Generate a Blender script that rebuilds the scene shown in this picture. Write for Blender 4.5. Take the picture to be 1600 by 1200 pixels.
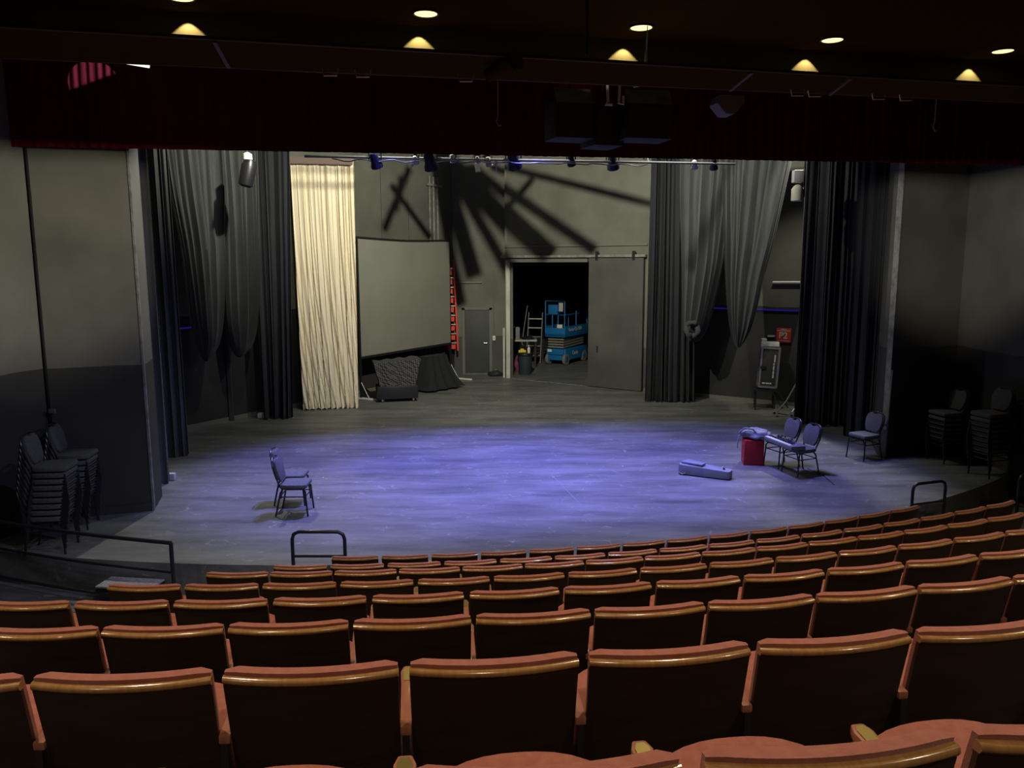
import bpy, bmesh, math, random
from mathutils import Vector, Matrix
random.seed(7)
PI = math.pi
S = bpy.context.scene
for o in list(bpy.data.objects): bpy.data.objects.remove(o)
COL = S.collection
# ------------------------------------------------------------------ camera
FPX, TH, RHO, H = 1265.0, math.radians(8.66), math.radians(.24), 3.6
fw = Vector((0, math.cos(TH), -math.sin(TH))); u0 = Vector((0, math.sin(TH), math.cos(TH))); r0 = Vector((1, 0, 0))
up = u0*math.cos(RHO)+r0*math.sin(RHO); rt = r0*math.cos(RHO)-u0*math.sin(RHO)
EYE = Vector((0, 0, H))
cd = bpy.data.cameras.new('camera'); cam = bpy.data.objects.new('camera', cd); COL.objects.link(cam)
cd.sensor_width = 36; cd.lens = FPX/1600*36; cd.clip_start = .05; cd.clip_end = 200
M3 = Matrix((rt, up, -fw)).transposed(); cam.matrix_world = Matrix.Translation(EYE) @ M3.to_4x4()
S.camera = cam
# measured bearings: where a point seen in the photograph stands on a floor or wall of the place
def ray(px, py): return fw+rt*((px-800)/FPX)-up*((py-600)/FPX)
def F(px, py, z=0.0):
    d = ray(px, py); return EYE+d*((z-H)/d.z)
def YY(px, py, y):
    d = ray(px, py); return EYE+d*(y/d.y)
def PL(px, py, p, q):
    d = ray(px, py); n = Vector((-(q[1]-p[1]), q[0]-p[0], 0))
    t = (Vector((p[0], p[1], 0))-EYE).dot(n)/d.dot(n); return EYE+d*t
# ------------------------------------------------------------------ world, exposure, lights
w = bpy.data.worlds.new('world'); S.world = w; w.use_nodes = True
w.node_tree.nodes['Background'].inputs[0].default_value = (.9, .85, .8, 1)
w.node_tree.nodes['Background'].inputs[1].default_value = .014
S.view_settings.view_transform = 'Standard'; S.view_settings.look = 'None'
S.view_settings.gamma = 1; S.view_settings.use_curve_mapping = False; S.view_settings.exposure = 0.0
def lamp(name, typ, loc, energy, color, target=None, size=.1, spot=60, blend=.3):
    d = bpy.data.lights.new(name, typ); d.energy = energy; d.color = color
    if typ == 'AREA': d.shape = 'DISK'; d.size = size
    else: d.shadow_soft_size = size
    if typ == 'SPOT': d.spot_size = math.radians(spot); d.spot_blend = blend
    o = bpy.data.objects.new(name, d); COL.objects.link(o); o.location = loc
    if target is not None:
        o.rotation_euler = (Vector(target)-Vector(loc)).to_track_quat('-Z', 'Y').to_euler()
    return o
WORK = Vector((-.3, 14.2, 6.9))
WW = (1.0, .97, .78)
lamp('work_light', 'SPOT', WORK, 3300, WW, (-.5, 21.5, 6.3), .05, 138, 1.0)
lamp('work_light', 'SPOT', (2.6, 15.4, 6.75), 680, WW, (6.0, 19.0, 5.0), .05, 84, 1.0)  # fill added to brighten the raised curtains at right
lamp('wing_fill_light', 'SPOT', (6.3, 17.7, 6.7), 330, WW, (6.8, 19.9, 1.5), .08, 55, .9)  # fill added to brighten the sign and road case
lamp('work_light', 'SPOT', (-3.3, 14.0, 6.75), 1000, WW, (-6.4, 16.8, 5.5), .05, 84, 1.0)  # fill added to brighten the raised curtains at left
# blue washes straight above the stage
for (x, y, e) in ((-1.9, 13.4, 3300), (.6, 13.9, 3600), (3.1, 14.1, 2100)):
    lamp('blue_wash_light', 'SPOT', (x, y, 6.7), e, (.20, .20, 1.0), (x, y, 0), .12, 68, .6)
    lamp('white_wash_light', 'SPOT', (x, y+1, 6.75), 300, (1, 1, .88), (x, y+1, 0), .12, 110, .8)
# front lights on the pillars and the side walls
lamp('front_light', 'SPOT', (1.2, 6.6, 5.03), 1700, (1, .96, .78), (-6.9, 11.2, 4.2), .003, 34, .8)
lamp('front_light', 'SPOT', (1.0, 6.9, 5.03), 1900, (1, .96, .80), (8.2, 14.7, 4.2), .003, 26, .8)
lamp('front_light', 'SPOT', (-2.2, 6.6, 4.95), 180, (.72, .78, 1), (-5.8, 9.6, 0), .1, 70, .8)  # wash added to brighten the floor around the guard rail
lamp('front_light', 'SPOT', (1.5, 7.2, 4.95), 520, (.45, .5, 1), (-.6, 10.2, -.2), .1, 110, .8)  # bluish wash added to brighten the stage riser
lamp('front_light', 'SPOT', (-2.3, 6.4, 5.08), 3600, (.55, 1, 1), (-5.42, 11.05, 5.90), .0008, 6, .05)
lamp('front_light', 'SPOT', (.9, 6.8, 4.95), 60, (1, .96, .8), (.95, 9.6, 5.82), .03, 13, .3)  # weak lamp added to brighten the loudspeaker tops
lamp('side_light', 'SPOT', (-5.0, 14.9, 6.5), 700, (1, .98, .88), (-4.8, 10.2, 0), .06, 70, .6)
lamp('side_light', 'SPOT', (5.9, 17.5, 6.5), 900, (1, .98, .88), (7.0, 13.3, 0), .06, 60, .6)
# house lights over the seats (behind the photographer's line of sight)
HL = (1.0, .84, .62)
for k, (x, y, e) in enumerate(((-5.0, 1.8, 150), (-2.0, 2.6, 150), (1.2, 3.3, 150), (4.4, 4.0, 150), (7.2, 4.6, 150), (-3.2, -1.0, 85), (0.1, -.3, 85), (3.4, .6, 85), (6.4, 1.4, 85))):
    lamp('house_light', 'SPOT', (x, y, 5.33), e, HL, (x, y+.3, 0), .07, 125, .6)
# ------------------------------------------------------------------ materials
def mat(name, col, rough=.6, metal=0, spec=.5, emis=None, es=1, noise=None, bump=None, sheen=0, coat=0):
    m = bpy.data.materials.new(name); m.use_nodes = True; nt = m.node_tree; b = nt.nodes['Principled BSDF']
    b.inputs['Base Color'].default_value = (*col, 1); b.inputs['Roughness'].default_value = rough
    b.inputs['Metallic'].default_value = metal; b.inputs['Specular IOR Level'].default_value = spec
    if coat: b.inputs['Coat Weight'].default_value = coat; b.inputs['Coat Roughness'].default_value = .12
    if sheen: b.inputs['Sheen Weight'].default_value = sheen; b.inputs['Sheen Roughness'].default_value = .5
    if emis: b.inputs['Emission Color'].default_value = (*emis, 1); b.inputs['Emission Strength'].default_value = es
    tc = nt.nodes.new('ShaderNodeTexCoord')
    if noise:
        sc, c2, stretch = noise
        mp = nt.nodes.new('ShaderNodeMapping'); mp.inputs['Scale'].default_value = stretch
        n = nt.nodes.new('ShaderNodeTexNoise'); n.inputs['Scale'].default_value = sc; n.inputs['Detail'].default_value = 6
        r = nt.nodes.new('ShaderNodeValToRGB'); r.color_ramp.elements[0].position = .35; r.color_ramp.elements[1].position = .68
        r.color_ramp.elements[0].color = (*col, 1); r.color_ramp.elements[1].color = (*c2, 1)
        nt.links.new(tc.outputs['Object'], mp.inputs[0]); nt.links.new(mp.outputs[0], n.inputs['Vector'])
        nt.links.new(n.outputs['Fac'], r.inputs[0]); nt.links.new(r.outputs[0], b.inputs['Base Color'])
    if bump:
        sc, st = bump
        n = nt.nodes.new('ShaderNodeTexNoise'); n.inputs['Scale'].default_value = sc
        bp = nt.nodes.new('ShaderNodeBump'); bp.inputs['Strength'].default_value = st; bp.inputs['Distance'].default_value = .01
        nt.links.new(tc.outputs['Object'], n.inputs['Vector']); nt.links.new(n.outputs['Fac'], bp.inputs['Height'])
        nt.links.new(bp.outputs[0], b.inputs['Normal'])
    return m
one = (1, 1, 1)
def floor_mat():
    m = mat('stage_paint', (.1, .1, .1), .48, spec=.3); nt = m.node_tree; b = nt.nodes['Principled BSDF']; L = nt.links.new
    tc = nt.nodes.new('ShaderNodeTexCoord')
    mp = nt.nodes.new('ShaderNodeMapping'); mp.inputs['Scale'].default_value = (.35, 1.5, 1); mp.inputs['Rotation'].default_value = (0, 0, math.radians(8))
    n1 = nt.nodes.new('ShaderNodeTexNoise'); n1.inputs['Scale'].default_value = 1.6; n1.inputs['Detail'].default_value = 10; n1.inputs['Roughness'].default_value = .72
    r1 = nt.nodes.new('ShaderNodeValToRGB'); r1.color_ramp.elements[0].position = .3; r1.color_ramp.elements[1].position = .75
    r1.color_ramp.elements[0].color = (.060, .060, .058, 1); r1.color_ramp.elements[1].color = (.23, .23, .22, 1)
    L(tc.outputs['Object'], mp.inputs[0]); L(mp.outputs[0], n1.inputs['Vector']); L(n1.outputs['Fac'], r1.inputs[0])
    # chalky scuffs
    n2 = nt.nodes.new('ShaderNodeTexNoise'); n2.inputs['Scale'].default_value = 3.2; n2.inputs['Detail'].default_value = 12; n2.inputs['Roughness'].default_value = .8; n2.inputs['Distortion'].default_value = 1.5
    r2 = nt.nodes.new('ShaderNodeValToRGB'); r2.color_ramp.elements[0].position = .57; r2.color_ramp.elements[1].position = .72
    L(tc.outputs['Object'], n2.inputs['Vector']); L(n2.outputs['Fac'], r2.inputs[0])
    mx = nt.nodes.new('ShaderNodeMix'); mx.data_type = 'RGBA'; mx.inputs[7].default_value = (.42, .42, .40, 1)
    L(r2.outputs[0], mx.inputs[0]); L(r1.outputs[0], mx.inputs[6])
    # specks
    v = nt.nodes.new('ShaderNodeTexVoronoi'); v.inputs['Scale'].default_value = 1.7
    mt = nt.nodes.new('ShaderNodeMath'); mt.operation = 'LESS_THAN'; mt.inputs[1].default_value = .022
    L(tc.outputs['Object'], v.inputs['Vector']); L(v.outputs['Distance'], mt.inputs[0])
    m2 = nt.nodes.new('ShaderNodeMix'); m2.data_type = 'RGBA'; m2.inputs[7].default_value = (.75, .75, .72, 1)
    L(mt.outputs[0], m2.inputs[0]); L(mx.outputs[2], m2.inputs[6]); L(m2.outputs[2], b.inputs['Base Color'])
    return m
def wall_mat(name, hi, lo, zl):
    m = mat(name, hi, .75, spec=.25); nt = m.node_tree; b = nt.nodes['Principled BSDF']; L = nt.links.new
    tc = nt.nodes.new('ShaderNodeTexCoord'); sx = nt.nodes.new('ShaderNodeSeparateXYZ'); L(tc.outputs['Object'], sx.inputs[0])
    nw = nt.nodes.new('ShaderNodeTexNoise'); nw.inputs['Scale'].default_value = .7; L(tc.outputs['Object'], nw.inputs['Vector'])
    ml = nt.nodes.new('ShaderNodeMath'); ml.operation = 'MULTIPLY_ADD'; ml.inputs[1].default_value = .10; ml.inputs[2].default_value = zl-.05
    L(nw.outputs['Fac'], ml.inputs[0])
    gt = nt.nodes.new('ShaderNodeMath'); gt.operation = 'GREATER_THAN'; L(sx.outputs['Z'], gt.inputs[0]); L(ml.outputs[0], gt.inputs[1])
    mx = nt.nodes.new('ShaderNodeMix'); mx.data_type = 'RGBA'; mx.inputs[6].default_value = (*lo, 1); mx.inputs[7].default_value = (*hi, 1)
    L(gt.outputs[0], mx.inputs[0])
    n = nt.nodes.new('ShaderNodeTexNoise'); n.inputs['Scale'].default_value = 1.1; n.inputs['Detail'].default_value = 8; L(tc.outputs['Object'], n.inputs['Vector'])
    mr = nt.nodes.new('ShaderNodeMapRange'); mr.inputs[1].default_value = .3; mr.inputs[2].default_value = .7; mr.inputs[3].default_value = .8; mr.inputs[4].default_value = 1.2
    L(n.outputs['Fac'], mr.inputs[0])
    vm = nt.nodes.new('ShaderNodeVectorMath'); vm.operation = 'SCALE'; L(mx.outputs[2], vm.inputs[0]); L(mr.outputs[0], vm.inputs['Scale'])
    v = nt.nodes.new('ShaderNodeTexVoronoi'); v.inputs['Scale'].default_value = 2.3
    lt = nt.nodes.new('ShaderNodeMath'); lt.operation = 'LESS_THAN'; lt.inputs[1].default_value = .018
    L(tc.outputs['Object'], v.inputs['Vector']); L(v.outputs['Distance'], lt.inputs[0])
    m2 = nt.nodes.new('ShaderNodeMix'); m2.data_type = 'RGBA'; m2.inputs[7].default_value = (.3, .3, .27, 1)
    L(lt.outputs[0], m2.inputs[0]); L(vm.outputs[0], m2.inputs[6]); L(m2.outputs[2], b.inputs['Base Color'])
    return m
MT = dict(
    floor=floor_mat(),
    carpet=mat('aisle_carpet', (.05, .03, .03), .95, noise=(9, (.075, .04, .04), one)),
    step=mat('step_carpet', (.22, .2, .2), .95, noise=(40, (.45, .42, .42), one)),
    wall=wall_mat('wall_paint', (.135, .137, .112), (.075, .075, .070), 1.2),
    wing=wall_mat('wing_wall_paint', (.12, .12, .10), (.030, .030, .030), 2.45),  # low part darker in colour, standing in for weaker light there
    pillar=wall_mat('pillar_paint', (.135, .130, .108), (.042, .040, .034), 2.15),
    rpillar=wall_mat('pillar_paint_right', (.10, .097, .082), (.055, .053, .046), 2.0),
    edge=mat('pale_edge', (.25, .25, .23), .7, noise=(8, (.13, .13, .12), one)),
    ceil=mat('ceiling_paint', (.050, .034, .006), .8, spec=0, noise=(2, (.058, .040, .007), one)),
    catwalk=mat('catwalk_paint', (.062, .054, .020), .7, spec=0),
    catedge=mat('catwalk_edge', (.10, .095, .08), .5),
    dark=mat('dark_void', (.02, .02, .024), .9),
    black_cloth=mat('black_drape', (.040, .044, .044), .85, sheen=.15, bump=(60, .15), noise=(3, (.058, .064, .063), (6, 6, .5))),
    black_cloth2=mat('black_velour', (.009, .011, .015), .9, sheen=.06, bump=(60, .15), noise=(3, (.015, .017, .022), (6, 6, .5))),
    cream=mat('cream_muslin', (.70, .62, .46), .85, bump=(50, .1), noise=(1.2, (.78, .70, .52), (5, 5, .4))),
    red_cloth=mat('dark_red_velour', (.10, .006, .012), .9, spec=0, noise=(3, (.125, .008, .015), (6, 6, .5))),
    wood=mat('dark_walnut_ply', (.030, .017, .010), .42, spec=.45, noise=(2.2, (.042, .024, .013), (2, 2, 14))),
    trim=mat('varnished_edge', (.34, .16, .05), .18, spec=.7, coat=.6, noise=(6, (.45, .24, .09), (8, 1, 1))),
    rust=mat('rust_fabric', (.36, .105, .065), .9, sheen=.25, bump=(300, .2), noise=(30, (.44, .14, .09), one)),
    armwood=mat('armrest_wood', (.33, .12, .05), .3, coat=.4, noise=(5, (.46, .2, .08), (10, 1.5, 1))),
    armfab=mat('armrest_varnish', (.34, .12, .07), .45, coat=.2, noise=(5, (.42, .17, .09), (10, 1.5, 1))),
    brass=mat('brass_plate', (.65, .5, .16), .3, .8),
    iron=mat('black_iron', (.015, .015, .017), .35, spec=.6),
    blackpaint=mat('black_gloss_rail', (.018, .019, .026), .28, spec=.7),
    chairfab=mat('slate_chair_fabric', (.085, .085, .10), .9, bump=(200, .2), noise=(40, (.12, .12, .135), one)),
    chairfab_dark=mat('charcoal_chair_fabric', (.07, .068, .06), .9, bump=(200, .2), noise=(40, (.10, .098, .09), one)),
    chrome=mat('dull_silver', (.6, .6, .58), .35, .9),
    white=mat('white_paint', (.75, .74, .68), .6),
    screen=mat('grey_projection_cloth', (.20, .20, .165), .8, noise=(.8, (.23, .23, .19), one)),
    jamb=mat('pale_jamb', (.52, .52, .44), .7, noise=(4, (.40, .40, .33), one)),
    door=mat('door_paint', (.040, .042, .042), .6, noise=(2, (.05, .053, .052), one)),
    frame=mat('door_frame_paint', (.14, .14, .12), .6),
    slab=wall_mat('slab_paint', (.085, .085, .078), (.075, .075, .072), .9),
    ladder=mat('red_fibreglass', (.75, .05, .02), .5),
    tread=mat('aluminium', (.6, .58, .5), .4, .7),
    blue=mat('lift_blue', (.01, .16, .42), .45),
    navy=mat('navy_blue', (.010, .012, .035), .5),
    grey=mat('grey_plastic', (.2, .2, .2), .6),
    lgrey=mat('light_grey', (.45, .45, .44), .6),
    rubber=mat('rubber', (.2, .19, .17), .8),
    bin=mat('bin_plastic', (.03, .04, .05), .5),
    yellow=mat('yellow_plastic', (.65, .5, .02), .5),
    quilt=None,
    redbox=mat('red_plastic', (.42, .012, .02), .5),
    signred=mat('sign_red', (.50, .03, .03), .6),
    bag=mat('grey_nylon', (.16, .17, .22), .7, noise=(14, (.25, .26, .31), one), bump=(8, .6)),
    caseg=mat('grey_case', (.17, .18, .21), .6, noise=(5, (.24, .25, .28), one)),
    keys=mat('ivory_keys', (.7, .7, .72), .4),
    kbody=mat('keyboard_body', (.16, .16, .19), .45),
    lens=mat('lamp_lens', (1, 1, 1), .5, emis=(1.0, .84, .30), es=1.9),
    glass=mat('dark_lens', (.05, .05, .08), .1),
    blueled=mat('blue_tape_light', (0, 0, .1), .5, emis=(.06, .04, .9), es=.12),
    tube=mat('white_tube', (1, 1, 1), .5, emis=(1, .97, .85), es=1.2),
    speaker=mat('black_speaker', (.022, .022, .024), .7),
    speaktop=mat('speaker_top_lit', (.22, .21, .16), .7, noise=(6, (.12, .11, .09), one)),  # lighter colour stands in for light on the tops
    pinkbag=mat('magenta_cloth', (.2, .03, .1), .8),
)
def quilt_mat():
    m = mat('quilted_blanket', (.04, .04, .05), .8); nt = m.node_tree; b = nt.nodes['Principled BSDF']; L = nt.links.new
    tc = nt.nodes.new('ShaderNodeTexCoord'); mp = nt.nodes.new('ShaderNodeMapping'); mp.inputs['Rotation'].default_value = (math.radians(40), math.radians(35), math.radians(45))
    ck = nt.nodes.new('ShaderNodeTexChecker'); ck.inputs['Scale'].default_value = 22
    ck.inputs[1].default_value = (.012, .011, .014, 1); ck.inputs[2].default_value = (.10, .095, .098, 1)
    L(tc.outputs['Object'], mp.inputs[0]); L(mp.outputs[0], ck.inputs[0]); L(ck.outputs[0], b.inputs['Base Color'])
    return m
MT['quilt'] = quilt_mat()
# ------------------------------------------------------------------ mesh helpers
class MB:
    def __init__(s): s.v = []; s.f = []
    def add(s, vs, fs):
        n = len(s.v); s.v += [Vector(v) for v in vs]; s.f += [tuple(i+n for i in f) for f in fs]; return s
    def box(s, c, d, R=None):
        c = Vector(c); vs = []
        for x in (-.5, .5):
            for y in (-.5, .5):
                for z in (-.5, .5):
                    p = Vector((x*d[0], y*d[1], z*d[2]))
                    if R is not None: p = R @ p
                    vs.append(c+p)
        return s.add(vs, [(0, 1, 3, 2), (4, 6, 7, 5), (0, 4, 5, 1), (2, 3, 7, 6), (0, 2, 6, 4), (1, 5, 7, 3)])
    def bar(s, p, q, wd, ht, upv=(0, 0, 1)):
        p = Vector(p); q = Vector(q); d = (q-p); L = d.length; d.normalize(); u = Vector(upv)
        sd = d.cross(u)
        if sd.length < 1e-4: sd = d.cross(Vector((1, 0, 0)))
        sd.normalize(); u = sd.cross(d)
        R = Matrix((sd, d, u)).transposed()
        return s.box((p+q)/2, (wd, L, ht), R)
    def tube(s, pts, r, n=8, closed=False):
        pts = [Vector(p) for p in pts]; m = len(pts); rings = []; vs = []; fs = []
        ref = None
        for i, p in enumerate(pts):
            a = pts[(i-1) % m] if (closed or i > 0) else p; b = pts[(i+1) % m] if (closed or i < m-1) else p
            d = (b-a).normalized()
            if ref is None:
                ref = d.cross(Vector((0, 0, 1)))
                if ref.length < .05: ref = d.cross(Vector((1, 0, 0)))
            ref = (ref-d*ref.dot(d)).normalized(); o = d.cross(ref)
            rr = r[i] if isinstance(r, (list, tuple)) else r
            for k in range(n):
                t = 2*PI*k/n; vs.append(p+ref*math.cos(t)*rr+o*math.sin(t)*rr)
        for i in range(m if closed else m-1):
            j = (i+1) % m
            for k in range(n): fs.append((i*n+k, i*n+(k+1) % n, j*n+(k+1) % n, j*n+k))
        if not closed: fs += [tuple(reversed(range(n))), tuple((m-1)*n+k for k in range(n))]
        return s.add(vs, fs)
    def lathe(s, prof, n=20, c=(0, 0, 0), R=None):
        vs = []; fs = []; c = Vector(c)
        for (r, z) in prof:
            for k in range(n):
                t = 2*PI*k/n; p = Vector((r*math.cos(t), r*math.sin(t), z))
                if R is not None: p = R @ p
                vs.append(c+p)
        for i in range(len(prof)-1):
            for k in range(n): fs.append((i*n+k, i*n+(k+1) % n, (i+1)*n+(k+1) % n, (i+1)*n+k))
        fs += [tuple(reversed(range(n))), tuple((len(prof)-1)*n+k for k in range(n))]
        return s.add(vs, fs)
    def prism(s, poly, fn, a, b):
        n = len(poly); vs = [fn(x, y, a) for x, y in poly]+[fn(x, y, b) for x, y in poly]
        fs = [tuple(range(n)), tuple(reversed(range(n, 2*n)))]+[(i, i+n, (i+1) % n+n, (i+1) % n) for i in range(n)]
        return s.add(vs, fs)
    def slabgrid(s, fn, nu, nv):
        """closed thick sheet: fn(u,v,side) side 0/1"""
        vs = []; fs = []
        for sd in (0, 1):
            for j in range(nv+1):
                for i in range(nu+1): vs.append(fn(i/nu, j/nv, sd))
        W = nu+1; N = W*(nv+1)
        for j in range(nv):
            for i in range(nu):
                a = j*W+i; fs.append((a, a+1, a+W+1, a+W)); fs.append((N+a, N+a+W, N+a+W+1, N+a+1))
        for i in range(nu):
            fs.append((i, N+i, N+i+1, i+1)); a = nv*W+i; fs.append((a, a+1, N+a+1, N+a))
        for j in range(nv):
            a = j*W; fs.append((a, a+W, N+a+W, N+a)); a = j*W+nu; fs.append((a, N+a, N+a+W, a+W))
        return s.add(vs, fs)
    def build(s, name, m, parent=None, bevel=0, smooth=False, seg=2, ang=35):
        me = bpy.data.meshes.new(name); me.from_pydata([tuple(v) for v in s.v], [], s.f)
        bm = bmesh.new(); bm.from_mesh(me)
        if bevel:
            bmesh.ops.recalc_face_normals(bm, faces=bm.faces)
            ed = [e for e in bm.edges if len(e.link_faces) == 2 and e.calc_face_angle() > math.radians(40)]
            bmesh.ops.bevel(bm, geom=ed, offset=bevel, segments=seg, affect='EDGES', profile=.6)
        bmesh.ops.recalc_face_normals(bm, faces=bm.faces); bm.to_mesh(me); bm.free()
        if smooth or bevel:
            me.shade_smooth(); me.set_sharp_from_angle(angle=math.radians(ang))
        me.materials.append(m); o = bpy.data.objects.new(name, me); COL.objects.link(o)
        if parent is not None: o.parent = parent
        return o
def tag(o, label=None, cat=None, group=None, kind=None):
    if label: o['label'] = label
    if cat: o['category'] = cat
    if group: o['group'] = group
    if kind: o['kind'] = kind
    return o
def thing(name, label, cat, loc=(0, 0, 0), rz=0, group=None):
    o = bpy.data.objects.new(name, None); COL.objects.link(o); o.location = loc; o.rotation_euler = (0, 0, rz)
    o.empty_display_size = .1
    return tag(o, label, cat, group)
def struct(name, mb, m, **k): return tag(mb.build(name, m, **k), kind='structure')
def kids(o): return [c for c in bpy.data.objects if c.parent == o]
def make_proto(o): return (o, [(c, [(d) for d in kids(c)]) for c in kids(o)])
def dup(proto, loc, rz, label=None, group=None):
    o, ch = proto; r = o.copy(); COL.objects.link(r); r.location = loc; r.rotation_euler = (0, 0, rz)
    if label: r['label'] = label
    if group: r['group'] = group
    for c, gs in ch:
        cc = c.copy(); COL.objects.link(cc); cc.parent = r
        for g in gs:
            gg = g.copy(); COL.objects.link(gg); gg.parent = cc
    return r
def text(body, size, m, parent, loc, xdir, updir, name='lettering', ext=.002, bold=.0):
    cu = bpy.data.curves.new(name, 'FONT'); cu.body = body; cu.size = size; cu.extrude = ext; cu.align_x = 'CENTER'; cu.align_y = 'CENTER'; cu.offset = bold
    t = bpy.data.objects.new('tmp', cu); COL.objects.link(t); bpy.context.view_layer.update()
    me = bpy.data.meshes.new_from_object(t.evaluated_get(bpy.context.evaluated_depsgraph_get())); bpy.data.objects.remove(t)
    me.materials.clear(); me.materials.append(m); o = bpy.data.objects.new(name, me); COL.objects.link(o); o.parent = parent
    x = Vector(xdir).normalized(); u = Vector(updir).normalized(); n = x.cross(u)
    o.matrix_local = Matrix.Translation(Vector(loc)) @ Matrix((x, u, n)).transposed().to_4x4()
    return o
V = Vector
CX, CY = -2.365, 25.665
SEATROWS = [  # name index from the photographer: R, angle of first boundary, spacing, z top, n before first boundary, n boundaries
    (24.45, None, .543, 2.705), (23.540, .04186, .53156, 2.4427), (22.476, .02827, .52111, 2.0914), (21.508, -.00107, .53396, 1.7869),
    (20.369, .00467, .53166, 1.4093), (19.385, .04655, .52019, 1.1045), (18.373, .06326, .53502, .7697), (17.331, .05382, .53584, .4541)]
EDGE_R, FRONT_Z = 16.40, -.40
def arcpt(R, a, z=0): return V((CX+R*math.sin(a), CY-R*math.cos(a), z))
XL, XR = -7.35, 9.0
def arange(R):
    return math.asin(max(-1, (XL-CX)/R)), math.asin(min(1, (XR-CX)/R))
# ------------------------------------------------------------------ STRUCTURE: floors
aL, aR = arange(EDGE_R)
N = 48
edge = [arcpt(EDGE_R, aL+(aR-aL)*i/N) for i in range(N+1)]
# stage platform: arc front, walls round the back
outline = [(p.x, p.y) for p in edge]+[(9.0, 15.5), (9.6, 18.2), (6.6, 21.2), (6.6, 34.5), (-4.5, 34.5), (-4.5, 26.2), (-8.9, 15.2), (-7.35, 12.0)]
fl = MB().prism(outline, lambda x, y, z: V((x, y, z)), -.55, 0)
struct('floor', fl, MT['floor'])
ter = MB(); zf = [r[3]-.84 for r in SEATROWS]
def annulus(mb, Ra, Rb, z):   # Ra > Rb
    a0, a1 = arange(Ra); b0, b1 = arange(Rb); n = 40; t = []; q = []
    for i in range(n+1):
        t.append(arcpt(Ra, a0+(a1-a0)*i/n, z)); q.append(arcpt(Rb, b0+(b1-b0)*i/n, z))
    vs = t+q+[V((p.x, p.y, -.6)) for p in t]+[V((p.x, p.y, -.6)) for p in q]; m = n+1
    fs = []
    for i in range(n):
        fs += [(i, i+1, m+i+1, m+i), (2*m+i, 3*m+i, 3*m+i+1, 2*m+i+1), (i, 2*m+i, 2*m+i+1, i+1), (m+i, m+i+1, 3*m+i+1, 3*m+i)]
    fs += [(0, m, 3*m, 2*m), (n, 2*m+n, 3*m+n, m+n)]
    mb.add(vs, fs)
Rb = [28.0]+[r[0]+.34 for r in SEATROWS[1:]]+[17.75]
for i in range(7):
    annulus(ter, (SEATROWS[i][0]+.34 if i else 28.0), (SEATROWS[i+1][0]+.34 if i < 7 else EDGE_R+.002), zf[i] if i < 7 else FRONT_Z)
struct('floor', ter, MT['carpet'])
fs_ = MB(); annulus(fs_, SEATROWS[7][0]+.34, EDGE_R+.002, FRONT_Z); struct('floor', fs_, MT['floor'])
# ------------------------------------------------------------------ STRUCTURE: walls
def wallbox(mb, p, q, z0, z1, t=.2, off=0.0):
    """wall along p->q; its face lies on the line, thickness goes to the left of p->q"""
    p = V((p[0], p[1], 0)); q = V((q[0], q[1], 0)); d = (q-p).normalized(); n = V((-d.y, d.x, 0))
    p = p+n*off; q = q+n*off
    a = [p, q, q+n*t, p+n*t]
    mb.add([V((v.x, v.y, z)) for z in (z0, z1) for v in a], [(3, 2, 1, 0), (4, 5, 6, 7), (0, 1, 5, 4), (1, 2, 6, 5), (2, 3, 7, 6), (3, 0, 4, 7)])
    return mb
ZR = 8.4
LD0, LD1 = (-8.5, 14.9), (-1.85, 25.9)
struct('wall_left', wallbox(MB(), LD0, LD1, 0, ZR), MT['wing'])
struct('wall_back', wallbox(MB(), (-1.85, 25.9), (-.16, 25.9), 0, ZR).box((-.08, 25.5, ZR/2), (.24, 1.0, ZR)), MT['wall'])
RA = V((-.16, 24.97, 0)); RD = V((.8104, -.5859, 0)); RN = V((.5859, .8104, 0))   # right back wall line, RN points away from the stage
def rw(s, off=0, z=0): p = RA+RD*s+RN*off; return V((p.x, p.y, z))
wr = MB(); wallbox(wr, rw(0.02), rw(3.1), 3.60, ZR); wallbox(wr, rw(3.1), rw(4.9), 0, ZR)
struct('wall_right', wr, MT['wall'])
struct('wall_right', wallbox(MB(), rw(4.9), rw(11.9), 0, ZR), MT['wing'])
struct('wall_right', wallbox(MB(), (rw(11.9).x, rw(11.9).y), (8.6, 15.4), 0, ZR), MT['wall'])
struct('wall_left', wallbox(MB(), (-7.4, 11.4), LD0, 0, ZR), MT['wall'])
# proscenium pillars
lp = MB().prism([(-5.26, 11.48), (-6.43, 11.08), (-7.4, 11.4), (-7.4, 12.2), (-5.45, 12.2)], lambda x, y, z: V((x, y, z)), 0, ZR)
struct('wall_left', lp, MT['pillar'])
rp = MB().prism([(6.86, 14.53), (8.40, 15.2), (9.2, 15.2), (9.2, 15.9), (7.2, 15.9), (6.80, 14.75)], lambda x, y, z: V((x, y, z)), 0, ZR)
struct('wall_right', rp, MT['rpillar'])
# house side walls
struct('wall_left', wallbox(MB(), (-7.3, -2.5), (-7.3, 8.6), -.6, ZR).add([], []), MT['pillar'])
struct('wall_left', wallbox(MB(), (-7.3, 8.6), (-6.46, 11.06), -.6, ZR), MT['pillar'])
struct('wall_right', wallbox(MB(), (8.40, 15.2), (8.43, 13.1), -.6, ZR), MT['rpillar'])
struct('wall_right', wallbox(MB(), (8.43, 13.1), (9.0, 10.8), -.6, ZR), MT['rpillar'])
struct('wall_right', wallbox(MB(), (9.0, 10.8), (9.0, -2.5), -.6, ZR), MT['rpillar'])
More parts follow.
